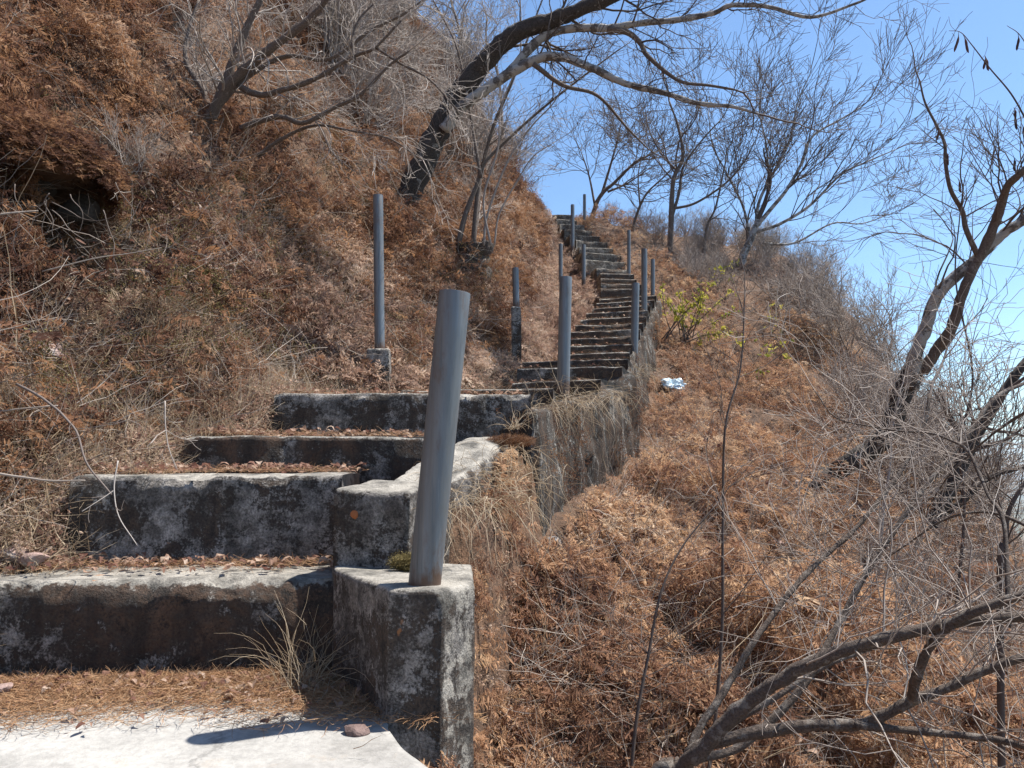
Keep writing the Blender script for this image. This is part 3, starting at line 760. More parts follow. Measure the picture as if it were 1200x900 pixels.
# --- leaning trunks beyond the right edge of the slope
def simple_tree(name, label, pl, D0, D1, r0, r1_, mat, n, L, lv, limbs=(), kids=(5, 5, 4), ground=True, twig='dark_twig', side=None, **kw):
    if min(D0, D1) > 9: r0, r1_ = r0 * .62, r1_ * .62; limbs = [(a_, b_, c_, d_ * .62, e_ * .62, f_ + 3) for a_, b_, c_, d_, e_, f_ in limbs]
    pts = PP(pl, D0, D1); b = np.array(pts[0])
    if ground: b[2] = terrain(b[0], b[1]) - .1
    o = thing(name, b, label, 'tree')
    mb = MB(); s, r = limb(mb, [b] + pts[1:], r0, r1_, 10, .09); mb.build('trunk', M[mat], o, b)
    mc = MB(); kk = dict(kids=kids, wander=.3, up=.05, tip=.0028, seg=.14); kk.update(kw)
    sprout(mc, s, r, n, L, lv, .35, 1, rs=.5, side=side, **kk)
    for (lp, da, db, ra_, rb_, nn) in limbs:
        mb = MB(); s, r = limb(mb, PP(lp, da, db), ra_, rb_, 7, 0); mb.build('limb', M[mat], o, b)
        sprout(mc, s, r, nn, L, lv, .25, 1, rs=.55, side=side, **kk)
    mc.build('crown', M[twig], o, b)
    return o
simple_tree('edge_tree', 'dark leaning trunk behind the curved branches at the right edge', [(1086, 640), (1100, 600), (1120, 560), (1150, 500), (1190, 440), (1240, 380)], 6.4, 6.2, .07, .03, 'bark_dark', 7, 1.0, 1,
            limbs=[([(1098, 605), (1125, 590), (1160, 560), (1210, 545)], 6.4, 6.1, .035, .012, 5)], kids=(4, 4, 3))

# --- trees on the ridge
DS = G(868, 308)[1]
simple_tree('spreading_tree', 'broad bare tree with pale forked trunk fanning out against the sky', [(868, 318), (872, 298), (880, 280), (888, 258)], DS, DS, .0105 * DS, .0055 * DS, 'bark', 3, 1.6, 1,
            limbs=[([(884, 268), (905, 243), (922, 222), (940, 190), (952, 160), (985, 140), (1010, 125)], DS, DS + -0.6, 0.0050 * DS, 0.00125 * DS, 12),
                   ([(886, 262), (890, 235), (905, 205), (925, 165), (935, 120), (950, 85)], DS, DS + 0.2, 0.0042 * DS, 0.00100 * DS, 12),
                   ([(886, 272), (915, 262), (950, 240), (985, 205), (1015, 190), (1050, 175)], DS, DS + -0.9, 0.0042 * DS, 0.00100 * DS, 12),
                   ([(880, 280), (870, 240), (850, 200), (835, 170), (830, 130)], DS, DS + 0.6, 0.0033 * DS, 0.00100 * DS, 9),
                   ([(890, 285), (930, 285), (975, 262), (1010, 262), (1045, 250)], DS, DS + -0.4, 0.0029 * DS, 0.00083 * DS, 10),
                   ([(888, 255), (900, 220), (898, 170), (890, 130), (895, 95)], DS, DS + .4, .0033 * DS, .0008 * DS, 10)],
            kids=(6, 5, 4), side=(.12, 0, .25), tip=.0042, wander=.24, ang=(18, 48))
simple_tree('ridge_tree', 'slim twin-stemmed bare tree on the ridge above the stairs', [(785, 272), (787, 240), (790, 208), (800, 185), (795, 150), (784, 118)], 15, 15, .10, .03, 'bark_smooth', 7, 1.5, 1,
            limbs=[([(787, 255), (796, 225), (801, 195), (822, 165), (845, 140)], 15, 15, .06, .02, 8), ([(786, 245), (815, 238), (850, 215), (872, 190), (885, 165)], 15, 14.6, .05, .015, 9),
                   ([(793, 200), (775, 180), (760, 150), (755, 120)], 15, 15.4, .04, .012, 7)], tip=.004)
simple_tree('ridge_tree', 'dark leaning bare tree just right of the top of the stairs', [(692, 252), (702, 232), (722, 212), (745, 190), (765, 180)], 17.5, 17.2, .10, .03, 'bark_smooth', 10, 1.3, 1,
            limbs=[([(705, 228), (715, 195), (722, 170), (728, 145)], 17.5, 17.5, .06, .02, 8), ([(712, 225), (735, 215), (760, 198)], 17.4, 17.2, .05, .015, 8), ([(697, 240), (690, 205), (680, 175)], 17.5, 17.8, .05, .015, 8)], tip=.0045)
simple_tree('ridge_tree', 'thin bare tree standing between the top posts and the twin-stemmed tree', [(740, 285), (745, 255), (757, 228), (775, 210), (790, 195)], 16, 16, .06, .02, 'bark_smooth', 9, 1.1, 1,
            limbs=[([(750, 240), (748, 205), (755, 170)], 16, 16, .035, .012, 6)], tip=.0042)
simple_tree('ridge_tree', 'small bare tree low on the ridge left of the spreading tree', [(822, 290), (828, 268), (838, 245), (845, 215), (850, 190)], 14.5, 14.5, .05, .018, 'bark_smooth', 9, 1.0, 1, tip=.004)
for q, (px, py, tx, ty, D0, lab) in enumerate([(590, 175, 570, 20, 13, 'grey bare tree behind the stump shoots on the upper left slope'),
                                           (540, 110, 530, -40, 12, 'bare tree behind the big leaning trunk near the top edge'),
                                           (450, 120, 440, -60, 9.5, 'brown-stemmed bare tree left of the big leaning trunk')]):
    g = G(px, py); D0 = g[1]
    simple_tree('slope_tree', lab, [(px, py + 5), (px + (tx - px) * .4 + 5, py + (ty - py) * .4), (px + (tx - px) * .75 - 4, py + (ty - py) * .75), (tx, ty)], D0, D0, .05 * D0 / 12, .015 * D0 / 12, 'bark_smooth', 16, 1.3 * D0 / 13, 1, kids=(5, 5, 4), tip=.00024 * D0, twig='twig')

# --- left shrub tree
g = G(245, 148); D = g[1]
t9 = thing('shrub_tree', g, 'low many-limbed shrub tree spreading rightwards on the upper left bank', 'tree')
q7 = lambda l: [(a / 3.333 + 200, b / 3.333) for a, b in l]
mc = MB()
for pl, r0, r1_, Da, Db in [([(145, 500), (190, 380), (260, 200), (310, 80), (350, 0), (380, -80)], .05, .02, 0, -.2), ([(150, 490), (165, 440), (240, 320), (330, 240), (430, 160), (540, 80), (600, 10), (650, -60)], .055, .018, 0, -.6),
                            ([(280, 500), (330, 480), (430, 455), (520, 480), (640, 420), (740, 370), (850, 260), (930, 200)], .03, .008, -.1, -.7), ([(240, 320), (340, 370), (440, 350), (560, 310), (680, 240), (740, 210), (800, 185), (900, 80)], .03, .009, -.1, -.7),
                            ([(720, 240), (710, 150), (740, 70), (800, 10)], .014, .007, -.5, -.5), ([(150, 470), (130, 360), (60, 240), (70, 120), (110, 0)], .035, .012, 0, .2),
                            ([(200, 400), (300, 300), (450, 220), (620, 230), (780, 120), (900, 60), (1000, -10)], .025, .008, -.1, -.3), ([(340, 610), (430, 545), (560, 490), (700, 510), (850, 540), (960, 610)], .018, .006, -.1, -.6),
                            ([(800, 185), (900, 250), (1010, 310), (1120, 430)], .013, .006, -.6, -.7)]:
    mb = MB(); s, r = limb(mb, PP(q7(pl), D + Da, D + Db), r0, r1_, 8, .05, .4); mb.build('limb', M['bark_smooth'], t9, g)
    sprout(mc, s, r, 13, .65, 1, .2, 1, rs=.35, kids=(5, 4, 3), wander=.36, up=.0, tip=.0018, seg=.07, side=(.25, 0, 0))
mc.build('crown', M['twig'], t9, g)

# ------------------------------------------------------------------ bare bushes (copies)
protos = []
for q in range(6):
    o = bpy.data.objects.new('bare_bush', None); C.objects.link(o); o.location = (0, 0, 0)
    mb = MB()
    for _ in range(int(rng.integers(9, 15))):
        a = rng.uniform(0, 2 * math.pi); e = R_(rng.uniform(25, 85))
        d = np.array([math.cos(a) * math.cos(e), math.sin(a) * math.cos(e), math.sin(e)])
        grow(mb, rng.normal(0, .05, 3) * [1, 1, .2], d, rng.uniform(.55, 1.0), rng.uniform(.007, .013), 0, kids=(5, 4, 3), wander=.3, up=.07, ang=(18, 55), tip=.0018, seg=.1, tint=rng.uniform(.2, .7))
    mb.build('twigs', M['twig'], o, (0, 0, 0))
    protos.append(o)
used = [False] * 6
def bush(p, s, q, label, group):
    o = protos[q] if not used[q] else copy_tree(protos[q]); used[q] = True
    o.location = tuple(float(c) for c in p); s = float(s); o.scale = (s, s, s * float(rng.uniform(.8, 1.15))); o.rotation_euler = (float(rng.normal(0, .15)), float(rng.normal(.1, .15)), float(rng.uniform(0, 6.28)))
    tag(o, label, 'bush', group)
def bushes(n, xr, yr, smin, smax, label, group, ok=lambda x, y: True):
    c = 0
    while c < n:
        x, y = rng.uniform(*xr), rng.uniform(*yr)
        if not ok(x, y): continue
        bush((x, y, terrain(x, y) - .03), rng.uniform(smin, smax), int(rng.integers(6)), label, group); c += 1
bushes(26, (2.2, 7.5), (6.5, 13), .8, 1.6, 'bare grey twiggy bush on the falling slope right of the stairs', 'bare bushes on the right slope',
       lambda x, y: 2.5 < x - xr_(y) < 5.6 and x / y < .7)
bushes(64, (2.0, 7.5), (11, 19), .4, .9, 'low bare grey bush on the ridge crest right of the upper stairs', 'bare bushes on the ridge', lambda x, y: x - xr_(y) > 1.1)
bushes(60, (-4.5, .9), (10, 20), .9, 1.9, 'bare grey bush crowding the upper slope left of the stairs', 'bare bushes on the upper left slope', lambda x, y: .7 < xl_(y) - x < 5)
bushes(6, (2.6, 4.8), (4.4, 6.5), .5, .9, 'bare twiggy bush at the edge of the slope near the forked tree', 'bare bushes by the forked tree', lambda x, y: x - xr_(y) > 2.4)
bushes(9, (-4, -1.2), (5, 9), .4, .65, 'sparse grey bush on the fern covered left bank', 'bare bushes on the left bank', lambda x, y: (xl_(y) - x > 1.3) & ((x < -2.2) | (y > 8.8)))

# ------------------------------------------------------------------ ground cover
def templates_fern(n, pairs=11):
    out = []
    for q in range(n):
        V = []; F = []
        droop = rng.uniform(.25, .6); tw = rng.normal(0, .2)
        for i in range(pairs):
            t = (i + .5) / pairs; x = t; zc = .45 * t - droop * t * t
            l = .30 * math.sin(math.pi * min(1, t * .8 + .18)) + .04
            for sd in (-1, 1):
                if rng.random() < .16: continue
                c = len(V); dirx = .45 + rng.normal(0, .2); curl = rng.normal(-.25, .5)
                a = np.array([x, 0, zc]); d = np.array([dirx * l, sd * l, curl * l])
                w = np.array([.034, 0, rng.normal(0, .02)])
                V += [a - w * .3, a + d * .55 + [0, 0, .03] - w * .9, a + d, a + d * .5 + w]
                F.append([c, c + 1, c + 2, c + 3])
        # stalk
        for i in range(4):
            t0, t1 = i / 4, (i + 1) / 4; c = len(V)
            V += [[t0, -.008, .45 * t0 - droop * t0 * t0], [t0, .008, .45 * t0 - droop * t0 * t0 - .004], [t1, .006, .45 * t1 - droop * t1 * t1 - .003], [t1, -.006, .45 * t1 - droop * t1 * t1]]
            F.append([c, c + 1, c + 2, c + 3])
        out.append((np.array(V), np.array(F)))
    return out
def templates_leaf(n):
    out = []
    for q in range(n):
        V = []; cu = rng.uniform(-.6, .9); fold = rng.uniform(0, .5); w = rng.uniform(.14, .34)
        for t, ww in ((0, .05), (.35, w), (.7, w * .8), (1, .03)):
            z = cu * t * (1 - t) * 1.6 + rng.normal(0, .05)
            V += [[t - .5, -ww, z + fold * ww], [t - .5, 0, z], [t - .5, ww, z + fold * ww + rng.normal(0, .06)]]
        F = []
        for i in range(3):
            for j in range(2):
                a = i * 3 + j; F.append([a, a + 1, a + 4, a + 3])
        out.append((np.array(V), np.array(F)))
    return out
def templates_blade(n, w=.012):
    out = []
    for q in range(n):
        V = []; b = rng.uniform(.1, .8); s = rng.normal(0, .15)
        for i in range(6):
            t = i / 5; V += [[b * t * t * .8, s * t * t - w * (1 - t * .9), t - b * .45 * t * t], [b * t * t * .8, s * t * t + w * (1 - t * .9), t - b * .45 * t * t]]
        out.append((np.array(V), np.array([[2 * i, 2 * i + 1, 2 * i + 3, 2 * i + 2] for i in range(5)])))
    return out
def templates_stick(n, w=.006):
    out = []
    for q in range(n):
        mb = MB(); pts = [np.array([0., 0, 0])]; d = np.array([1., 0, 0])
        for i in range(6):
            d = unit(d + rng.normal(0, .16, 3)); pts.append(pts[-1] + d / 6)
        mb.tube(pts, np.linspace(w, w * .4, 7), 3)
        if rng.random() < .6: mb.tube([pts[3], pts[3] + np.array([.12, .1, .06]), pts[3] + np.array([.24, .16, .08])], [w * .6, w * .5, w * .3], 3)
        out.append((np.concatenate(mb.V), np.concatenate(mb.F4)))
    return out
def templates_fluff(n):      # small dead leafy spray: many curled leaflets on a short twig
    out = []
    lf = templates_leaf(6)
    for q in range(n):
        V = []; F = []; c = 0
        for k in range(18):
            v, f = lf[int(rng.integers(6))]
            th = rng.uniform(0, 6.28); ph = rng.uniform(-.6, 1.3)
            a = np.array([math.cos(th) * math.cos(ph), math.sin(th) * math.cos(ph), math.sin(ph)]); b = unit(np.cross(a, rng.normal(0, 1, 3))); cc = np.cross(a, b)
            pos = np.array([rng.uniform(-.2, .9), rng.normal(0, .22), rng.normal(.12, .14)])
            s = rng.uniform(.1, .2)
            V.append((v * s) @ np.array([a, b, cc]) + pos); F.append(f + c); c += len(v)
        out.append((np.concatenate(V), np.concatenate(F)))
    return out

def scatter(name, pts, tmpl, scale, ux, uz, mat, label, cat, tint=None, kind='stuff'):
    """templates laid at pts: local x axis along ux, local z near uz"""
    n = len(pts); which = rng.integers(len(tmpl), size=n)
    ux = ux / (np.linalg.norm(ux, axis=1, keepdims=True) + 1e-9)
    uy = np.cross(uz, ux); uy /= np.linalg.norm(uy, axis=1, keepdims=True) + 1e-9
    uz = np.cross(ux, uy)
    B = np.stack([ux, uy, uz], 1) * scale[:, None, None]
    tint = rng.random(n) if tint is None else np.clip(tint, 0, 1)
    Vs, Fs, As, c = [], [], [], 0
    for q, (v, f) in enumerate(tmpl):
        m = np.nonzero(which == q)[0]
        if not len(m): continue
        W = np.einsum('vk,nkd->nvd', v, B[m]) + pts[m][:, None]
        Vs.append(W.reshape(-1, 3)); Fs.append((f[None] + (np.arange(len(m)) * len(v))[:, None, None] + c).reshape(-1, f.shape[1]))
        As.append(np.repeat(tint[m], len(v))); c += len(m) * len(v)
    o = build(name, np.concatenate(Vs), [np.concatenate(Fs)], mat, smooth=False, attrs={'tint': np.concatenate(As)})
    return tag(o, label, cat, kind=kind)

def normal(x, y, e=.06):
    zx = (terrain(x + e, y) - terrain(x - e, y)) / (2 * e); zy = (terrain(x, y + e) - terrain(x, y - e)) / (2 * e)
    nn = np.stack([-zx, -zy, np.ones_like(zx)], 1)
    return nn / np.linalg.norm(nn, axis=1, keepdims=True)

def sample(n, x0, x1, y0, y1, cond, p=1.6, dmin=1.0):
    """points on the ground, thinner with distance from the viewpoint area"""
    X, Y = [], []; got = 0
    while got < n:
        x = rng.uniform(x0, x1, 40000); y = y0 + (y1 - y0) * rng.random(40000) ** 1.6
        r = np.hypot(x, y)
        k = (rng.random(40000) < np.minimum(1, (2.6 / r) ** p)) & (np.abs(x) < .95 * y + 1.2) & (r > dmin) & cond(x, y)
        X.append(x[k]); Y.append(y[k]); got += k.sum()
    x = np.concatenate(X)[:n]; y = np.concatenate(Y)[:n]
    return x, y
gap = lambda x, y: (fbm(np.stack([x, y, x * 0], -1) / .62, 3, 91) > .16) & (rng.random(len(x)) < .8)
hollow = lambda x, y: ((x + 2.85) / .3) ** 2 + ((y - 4.45) / .13) ** 2 < 1
left = lambda a, b=99: (lambda x, y: (xl_(y) - x > a) & (xl_(y) - x < b) & ~hollow(x, y))
right = lambda a, b=99: (lambda x, y: (x - xr_(y) > np.where((y > 3.9) & (y < 8.6), max(a, .2), a)) & (x - xr_(y) < b))

def lay(name, n, area, cond, tmpl, smin, smax, mat, label, cat, lift=.3, upr=0., zoff=0., p=1.6, tintfn=None, dscale=0., mound=0.):
    x, y = sample(n, *area, cond, p)
    z = terrain(x, y); nn = normal(x, y)
    a = rng.uniform(0, 6.283, n)
    h = np.stack([np.cos(a), np.sin(a), np.zeros(n)], 1)
    h = h - nn * (h * nn).sum(1, keepdims=True); h /= np.linalg.norm(h, axis=1, keepdims=True)
    # fronds hang downhill more often
    dh = np.stack([nn[:, 0], nn[:, 1], np.zeros(n)], 1)
    ux = h + dh * .5 + nn * (lift + rng.normal(0, .3, n))[:, None]
    uz = nn + rng.normal(0, .35, (n, 3)) + np.array([0, 0, upr])
    s = rng.uniform(smin, smax, n) * rng.uniform(.7, 1.2, n) * (1 + dscale * np.hypot(x, y)) * np.clip(np.hypot(x, y) / 3.4, .6, 1)
    pts = np.stack([x, y, z + zoff + rng.random(n) * zoff], 1)
    if mound:       # shaggy cushions of growth standing off the ground
        hgt = np.clip(fbm(np.stack([x, y, z], -1) / .55, 3, 33) * 3.2 + .05, 0, 1) * mound * np.clip((np.hypot(x, y) - 1.6) / 2, .25, 1)
        hgt = hgt * np.clip((np.maximum(x - xr_(y), xl_(y) - x) - .12) / .5, .04, 1)
        pts = pts + (nn * .75 + [0, 0, .4]) * (hgt * rng.random(n) ** .6)[:, None]
    tint = rng.random(n) if tintfn is None else tintfn(x, y, z)
    return scatter(name, pts, tmpl, s, ux, uz, mat, label, cat, tint)
def patchy(sc=.8, a=.6, sd=3):
    return lambda x, y, z: .5 + a * fbm(np.stack([x, y, z], -1) / sc, 2, sd) + rng.normal(0, .27, len(x))

LEY = [s_[1] for s_ in steps[8:]]; LEX = [s_[0] for s_ in steps[8:]]
ferns = templates_fern(8); fluffs = templates_fluff(8); leaves = templates_leaf(10); blades = templates_blade(8); sticks = templates_stick(8, .0042)
LA = (-9, 2, 1.2, 22); RA = (-.3, 8, 1.0, 20)
low = lambda x, y: (xl_(y) - x < 1.1 + .5 * np.sin(x * 3 + y * 2)) & (y < 6.5)
upbank = lambda x, y: left(.3)(x, y) & ~(low(x, y) & (rng.random(len(x)) < .85)) & ~gap(x, y)
lay('dry_fern', 52000, LA, upbank, ferns, .075, .165, M['fern'], 'dry red-brown fern covering the left bank', 'fern', .35, zoff=.02, p=1.1, tintfn=patchy(), mound=.34, dscale=.025)
lay('dry_leafy_undergrowth', 16000, LA, upbank, fluffs, .07, .15, M['fern'], 'dead curled leafy undergrowth on the left bank', 'undergrowth', .3, zoff=.015, p=1.1, tintfn=patchy(.6, .6, 8), mound=.34, dscale=.02)
lay('dry_leafy_undergrowth', 4500, (-5, 1, 1.8, 8), lambda x, y: left(.1)(x, y) & low(x, y), fluffs, .06, .13, M['fern_tan'], 'dead pale leafy undergrowth beside the lower steps', 'undergrowth', .3, zoff=.01, p=1., tintfn=patchy(.4, .7, 8))
lay('dry_fern', 11000, (-3, 2, 5, 20), lambda x, y: left(.12, 1.6)(x, y) | (left(-.75, .2)(x, y) & (y > 7.6) & (y < 16) & (x < np.interp(y, LEY, LEX) + .06)), ferns, .08, .16, M['fern_tan'], 'pale tan dry fern along the left edge of the upper stairs', 'fern', .4, zoff=.01, p=.9, tintfn=patchy(), dscale=.02)
lay('dry_fern', 50000, RA, lambda x, y: right(-.04, 5.5)(x, y) & ~gap(x, y) & ((y < 12) | (x - xr_(y) < 1.3)), ferns, .06, .13, M['fern_orange'], 'dry orange fern covering the slope right of the stairs', 'fern', .35, zoff=.015, p=1.2, tintfn=patchy(.9, .7, 5), mound=.34, dscale=.025)
lay('dry_leafy_undergrowth', 20000, RA, lambda x, y: right(-.04, 5)(x, y) & ~gap(x, y), fluffs, .05, .11, M['fern_tan'], 'dead pinkish leafy undergrowth on the right slope', 'undergrowth', .3, zoff=.012, p=1.2, tintfn=patchy(.5, .7, 9), mound=.34, dscale=.02)
lay('leaf_litter', 16000, (-4, 1, 1.8, 8), left(-.1, 1.5), leaves, .018, .05, M['leaf'], 'fallen dry leaves lying along the left edge of the lower steps', 'leaf litter', .05, zoff=.012, p=1.)
lay('leaf_litter', 12000, RA, right(.1, 4), leaves, .02, .055, M['leaf'], 'pale fallen leaves caught in the ferns of the right slope', 'leaf litter', .2, zoff=.03, p=1.2, mound=.34)
lay('leaf_litter', 13000, LA, left(.8), leaves, .02, .05, M['leaf'], 'pale dead leaves caught in the ferns of the left bank', 'leaf litter', .2, zoff=.04, p=1.1, mound=.34)
lay('dry_grass', 30000, (-6, 2, 1.8, 14), left(.0, 2.2), blades, .08, .24, M['straw'], 'straw-coloured dry grass at the foot of the left bank', 'grass', .7, zoff=0., p=1.)
lay('dry_grass', 16000, RA, right(.0, 4), blades, .07, .2, M['straw'], 'thin dry grass stalks among the ferns on the right slope', 'grass', .8, zoff=0., p=1.2)
lay('olive_moss', 2600, (-6, 1, 3, 9), lambda x, y: left(.5, 3)(x, y) & (fbm(np.stack([x, y, x * 0], -1) / .5, 3, 70) > .12), fluffs, .05, .11, M['moss'], 'olive moss and faded weeds in patches on the lower left bank', 'moss', .2, zoff=.03, p=1., mound=.3)
lay('dead_stems', 1300, RA, right(.2, 5), sticks, .2, .6, M['straw'], 'thin dead stems standing among the ferns of the right slope', 'stems', 2.2, zoff=0., p=1.2)
lay('dead_stems', 600, LA, left(.5), sticks, .3, .8, M['straw'], 'thin dead stems standing among the ferns of the left bank', 'stems', 2., zoff=0., p=1.2)
lay('dry_straw', 9000, (-5, 1, 2.2, 8), lambda x, y: left(.0)(x, y) & low(x, y), templates_stick(8, .006), .06, .24, M['straw'], 'tangled pale straw beside the lower steps', 'straw', .25, zoff=.02, p=1.)
lay('dead_twigs', 12000, LA, left(.2), sticks, .1, .45, M['pale_twig'], 'bleached dead twigs strewn over the left bank', 'twigs', .4, zoff=.05, p=1.2, mound=.36)
lay('dead_twigs', 14000, RA, right(.1, 5), sticks, .1, .45, M['pale_twig'], 'bleached dead twigs strewn over the right slope', 'twigs', .5, zoff=.04, p=1.2, mound=.36)

# flat litter on the landing and the treads
def flat(name, x, y, z, tmpl, smin, smax, mat, label, cat):
    n = len(x); a = rng.uniform(0, 6.283, n)
    ux = np.stack([np.cos(a), np.sin(a), rng.normal(0, .12, n)], 1)
    uz = np.array([0, 0, 1.]) + rng.normal(0, .25, (n, 3))
    return scatter(name, np.stack([x, y, z], 1), tmpl, rng.uniform(smin, smax, n), ux, uz, mat, label, cat)
n = 26000
x = rng.uniform(-2.4, -.2, n); y = 2.62 - np.abs(rng.normal(0, .2, n)) + .05 * np.sin(x * 5)
wv = fbm(np.stack([x, y, x * 0], -1) * 3, 3, 50)
k = (y > 2.16 + .12 * wv + .06 * (x + .6)) | (rng.random(n) < .03)
x, y = x[k], y[k]
flat('pine_needles', x, y, .008 + rng.random(len(x)) * .022, templates_stick(6, .013), .03, .085, M['needle'], 'brown pine needles drifted along the bottom of the first step', 'needles')
n = 900
x = rng.uniform(-2.2, -.35, n); y = 2.6 - np.abs(rng.normal(0, .15, n)); 
flat('leaf_litter', x, y, .012 + rng.random(n) * .02, leaves, .015, .045, M['leaf'], 'dry leaf crumbs on the landing below the first step', 'leaf litter')
# needles on the treads
X, Y, Zz = [], [], []
for k in range(22):
    a, b = steps[k], steps[k + 1]
    n = int(2600 * (1 if k == 0 else .35 if k < 4 else .12))
    t = rng.random(n); u = rng.random(n)
    if k == 0: u = .25 + .75 * u ** .6
    X.append(a[0] + (a[2] - a[0]) * t); Y.append((a[1] + (a[3] - a[1]) * t) * (1 - u) + u * (b[1] + (b[3] - b[1]) * t) + .03); Zz.append(np.full(n, a[4] + .012) + rng.random(n) * .012)
x, y, z = map(np.concatenate, (X, Y, Zz))
flat('pine_needles', x, y, z, templates_stick(6, .013), .025, .075, M['needle'], 'brown pine needles and crumbs lying on the treads', 'needles')
X, Y, Zz = [], [], []
for k in range(16):
    a, b = steps[k], steps[k + 1]
    n = int(420 * (1 if k < 4 else .12)); t = rng.random(n) ** 2.2; u = .2 + .8 * rng.random(n)
    X.append(a[0] + (a[2] - a[0]) * t); Y.append((a[1] + (a[3] - a[1]) * t) * (1 - u) + u * (b[1] + (b[3] - b[1]) * t) + .03); Zz.append(np.full(n, a[4] + .012) + rng.random(n) * .03)
x, y, z = map(np.concatenate, (X, Y, Zz))
flat('leaf_litter', x, y, z, leaves, .02, .05, M['leaf'], 'dry leaves gathered at the left ends of the treads', 'leaf litter')

# ------------------------------------------------------------------ grass tufts
def tuft(p, n, L, label, hang=0., mat='straw', lean=(0, 0, 0), spread=.6, w=.004, rad=.03):
    mb = MB()
    for _ in range(n):
        d = unit(rng.normal(0, spread, 3) * [1, 1, .4] + np.array([0, 0, 1.]) * (1 - hang) + np.array(lean))
        l = L * rng.uniform(.35, 1.15); q = np.array(p) + rng.normal(0, rad, 3) * [1, 1, .15]; pts = [q]; 
        for i in range(6):
            d = unit(d + np.array([0, 0, -.16 - .35 * hang]) + rng.normal(0, .34 if hang else .17, 3)); pts.append(pts[-1] + d * l / 6)
        mb.tube(pts, np.linspace(w, w * .3, 7), 3, rng.random())
    b = np.array(p)
    o = mb.build('grass_tuft', M[mat], None, b); o.location = tuple(float(c) for c in b)
    return tag(o, label, 'grass tuft')
tuft((-.69, 2.50, .0), 110, .32, 'dry grass tuft growing beside the pillar foot', w=.0011, spread=.4, rad=.05)
tuft(P(603, 503, 4.0), 26, .2, 'small dry grass tuft on top of the parapet end', w=.002)
for q, (px, py, D, n, L, lab) in enumerate([(545, 585, 2.95, 110, .36, 'pale hanging grass below the parapet behind the nearest post'), (575, 560, 3.4, 90, .36, 'pale hanging grass on the parapet face right of the nearest post'),
                                      (672, 468, 4.95, 110, .4, 'dry grass hanging over the wall corner by the blue grey post'), (700, 462, 5.5, 80, .36, 'dry grass hanging from the wall right of the blue grey post'),
                                      (640, 478, 4.5, 80, .3, 'dry grass clinging to the wall left of the blue grey post'), (735, 440, 6.9, 60, .4, 'dry grass trailing over the far end of the side wall'),
                                      (590, 530, 3.8, 60, .3, 'dry grass trailing down the streaked parapet end'), (752, 432, 7.6, 50, .35, 'dry grass tuft behind the last wall stub')]):
    tuft(P(px, py, D), n, L, lab, .55, lean=(.35, -.5, 0), spread=.8, w=.0014, rad=.12)
# moss cushions along edges
def moss(px, py, D, rx, ry, rz, label):
    p = P(px, py, D); n = 900
    v = rng.normal(0, 1, (n, 3)); v /= np.linalg.norm(v, axis=1, keepdims=True); v *= rng.random((n, 1)) ** .33
    pts = p + v * [rx, ry, rz]
    o = scatter('moss_cushion', pts, fluffs, rng.uniform(.015, .035, n), rng.normal(0, 1, (n, 3)), np.tile([0, 0, 1.], (n, 1)) + rng.normal(0, .4, (n, 3)), M['moss'] if 'olive' in label else M['fern'], label, 'moss', kind='thing')
moss(475, 660, 2.64, .05, .03, .02, 'small olive moss cushion at the foot of the nearest post')
moss(598, 517, 3.95, .14, .06, .03, 'brown moss mat under the grass tuft on the parapet end')

# dead moss and grass clinging to the side wall
wm = WALLV[fbm(np.column_stack([WALLV[:, 0] * 3, WALLV[:, 1] * 3, WALLV[:, 2] * 1.2]), 3, 55) > .08]
wm = wm[rng.integers(len(wm), size=2600)] + rng.normal(0, .025, (2600, 3))
scatter('wall_moss', wm, fluffs, rng.uniform(.03, .075, 2600), rng.normal(0, .5, (2600, 3)) + [.2, -.2, -.6], rng.normal(0, .4, (2600, 3)) + [.8, -.5, .2], M['fern'], 'rusty dead moss and weeds clinging to the side wall of the stairs', 'moss', tint=rng.normal(.4, .22, 2600))
# ------------------------------------------------------------------ stones
def ico(sub):
    import bmesh
    bm = bmesh.new(); bmesh.ops.create_icosphere(bm, subdivisions=sub, radius=1); bm.verts.ensure_lookup_table()
    V = np.array([v.co for v in bm.verts]); F = np.array([[v.index for v in f.verts] for f in bm.faces]); bm.free()
    return V, F
IV, IF = ico(4)
def stone(p, sx, sy, sz, mat, label, seed, group=None):
    v = IV.copy(); pl = rng.normal(0, 1, (9, 3)); pl /= np.linalg.norm(pl, axis=1, keepdims=True)
    for nrm in pl:                                    # split faces
        d = v @ nrm; lim = .62; v = v - np.outer(np.clip(d - lim, 0, None), nrm) * .85
    v = v * (1 + .1 * fbm(IV * 2.5 + seed, 3, seed)[:, None])
    v = v * [sx, sy, sz]; a = rng.uniform(0, 6.28); c, s = math.cos(a), math.sin(a); v = v @ np.array([[c, s, 0], [-s, c, 0], [0, 0, 1]])
    o = build('stone', v, [IF], mat, None, None, True); o.location = tuple(float(q) for q in p)
    return tag(o, label, 'stone', group)
for q, (px, py, D, s, lab, mt) in enumerate([(12, 650, 2.85, .075, 'pinkish stone at the left end of the first tread nearest the frame edge', 'stone'), (40, 654, 2.83, .05, 'small flat pink stone on the first tread beside the larger one', 'stone'),
                                          (75, 590, 3.1, .08, 'pink stone half buried in leaves above the first tread', 'stone'), (418, 856, 2.13, .036, 'dark pink stone lying at the foot of the pillar', 'dark_pink'),
                                          (4, 806, 2.4, .03, 'pink stone on the needles at the left frame edge', 'stone')]):
    stone(P(px, py, D), s * 1.2, s * .9, s * .62, M[mt], lab, q)
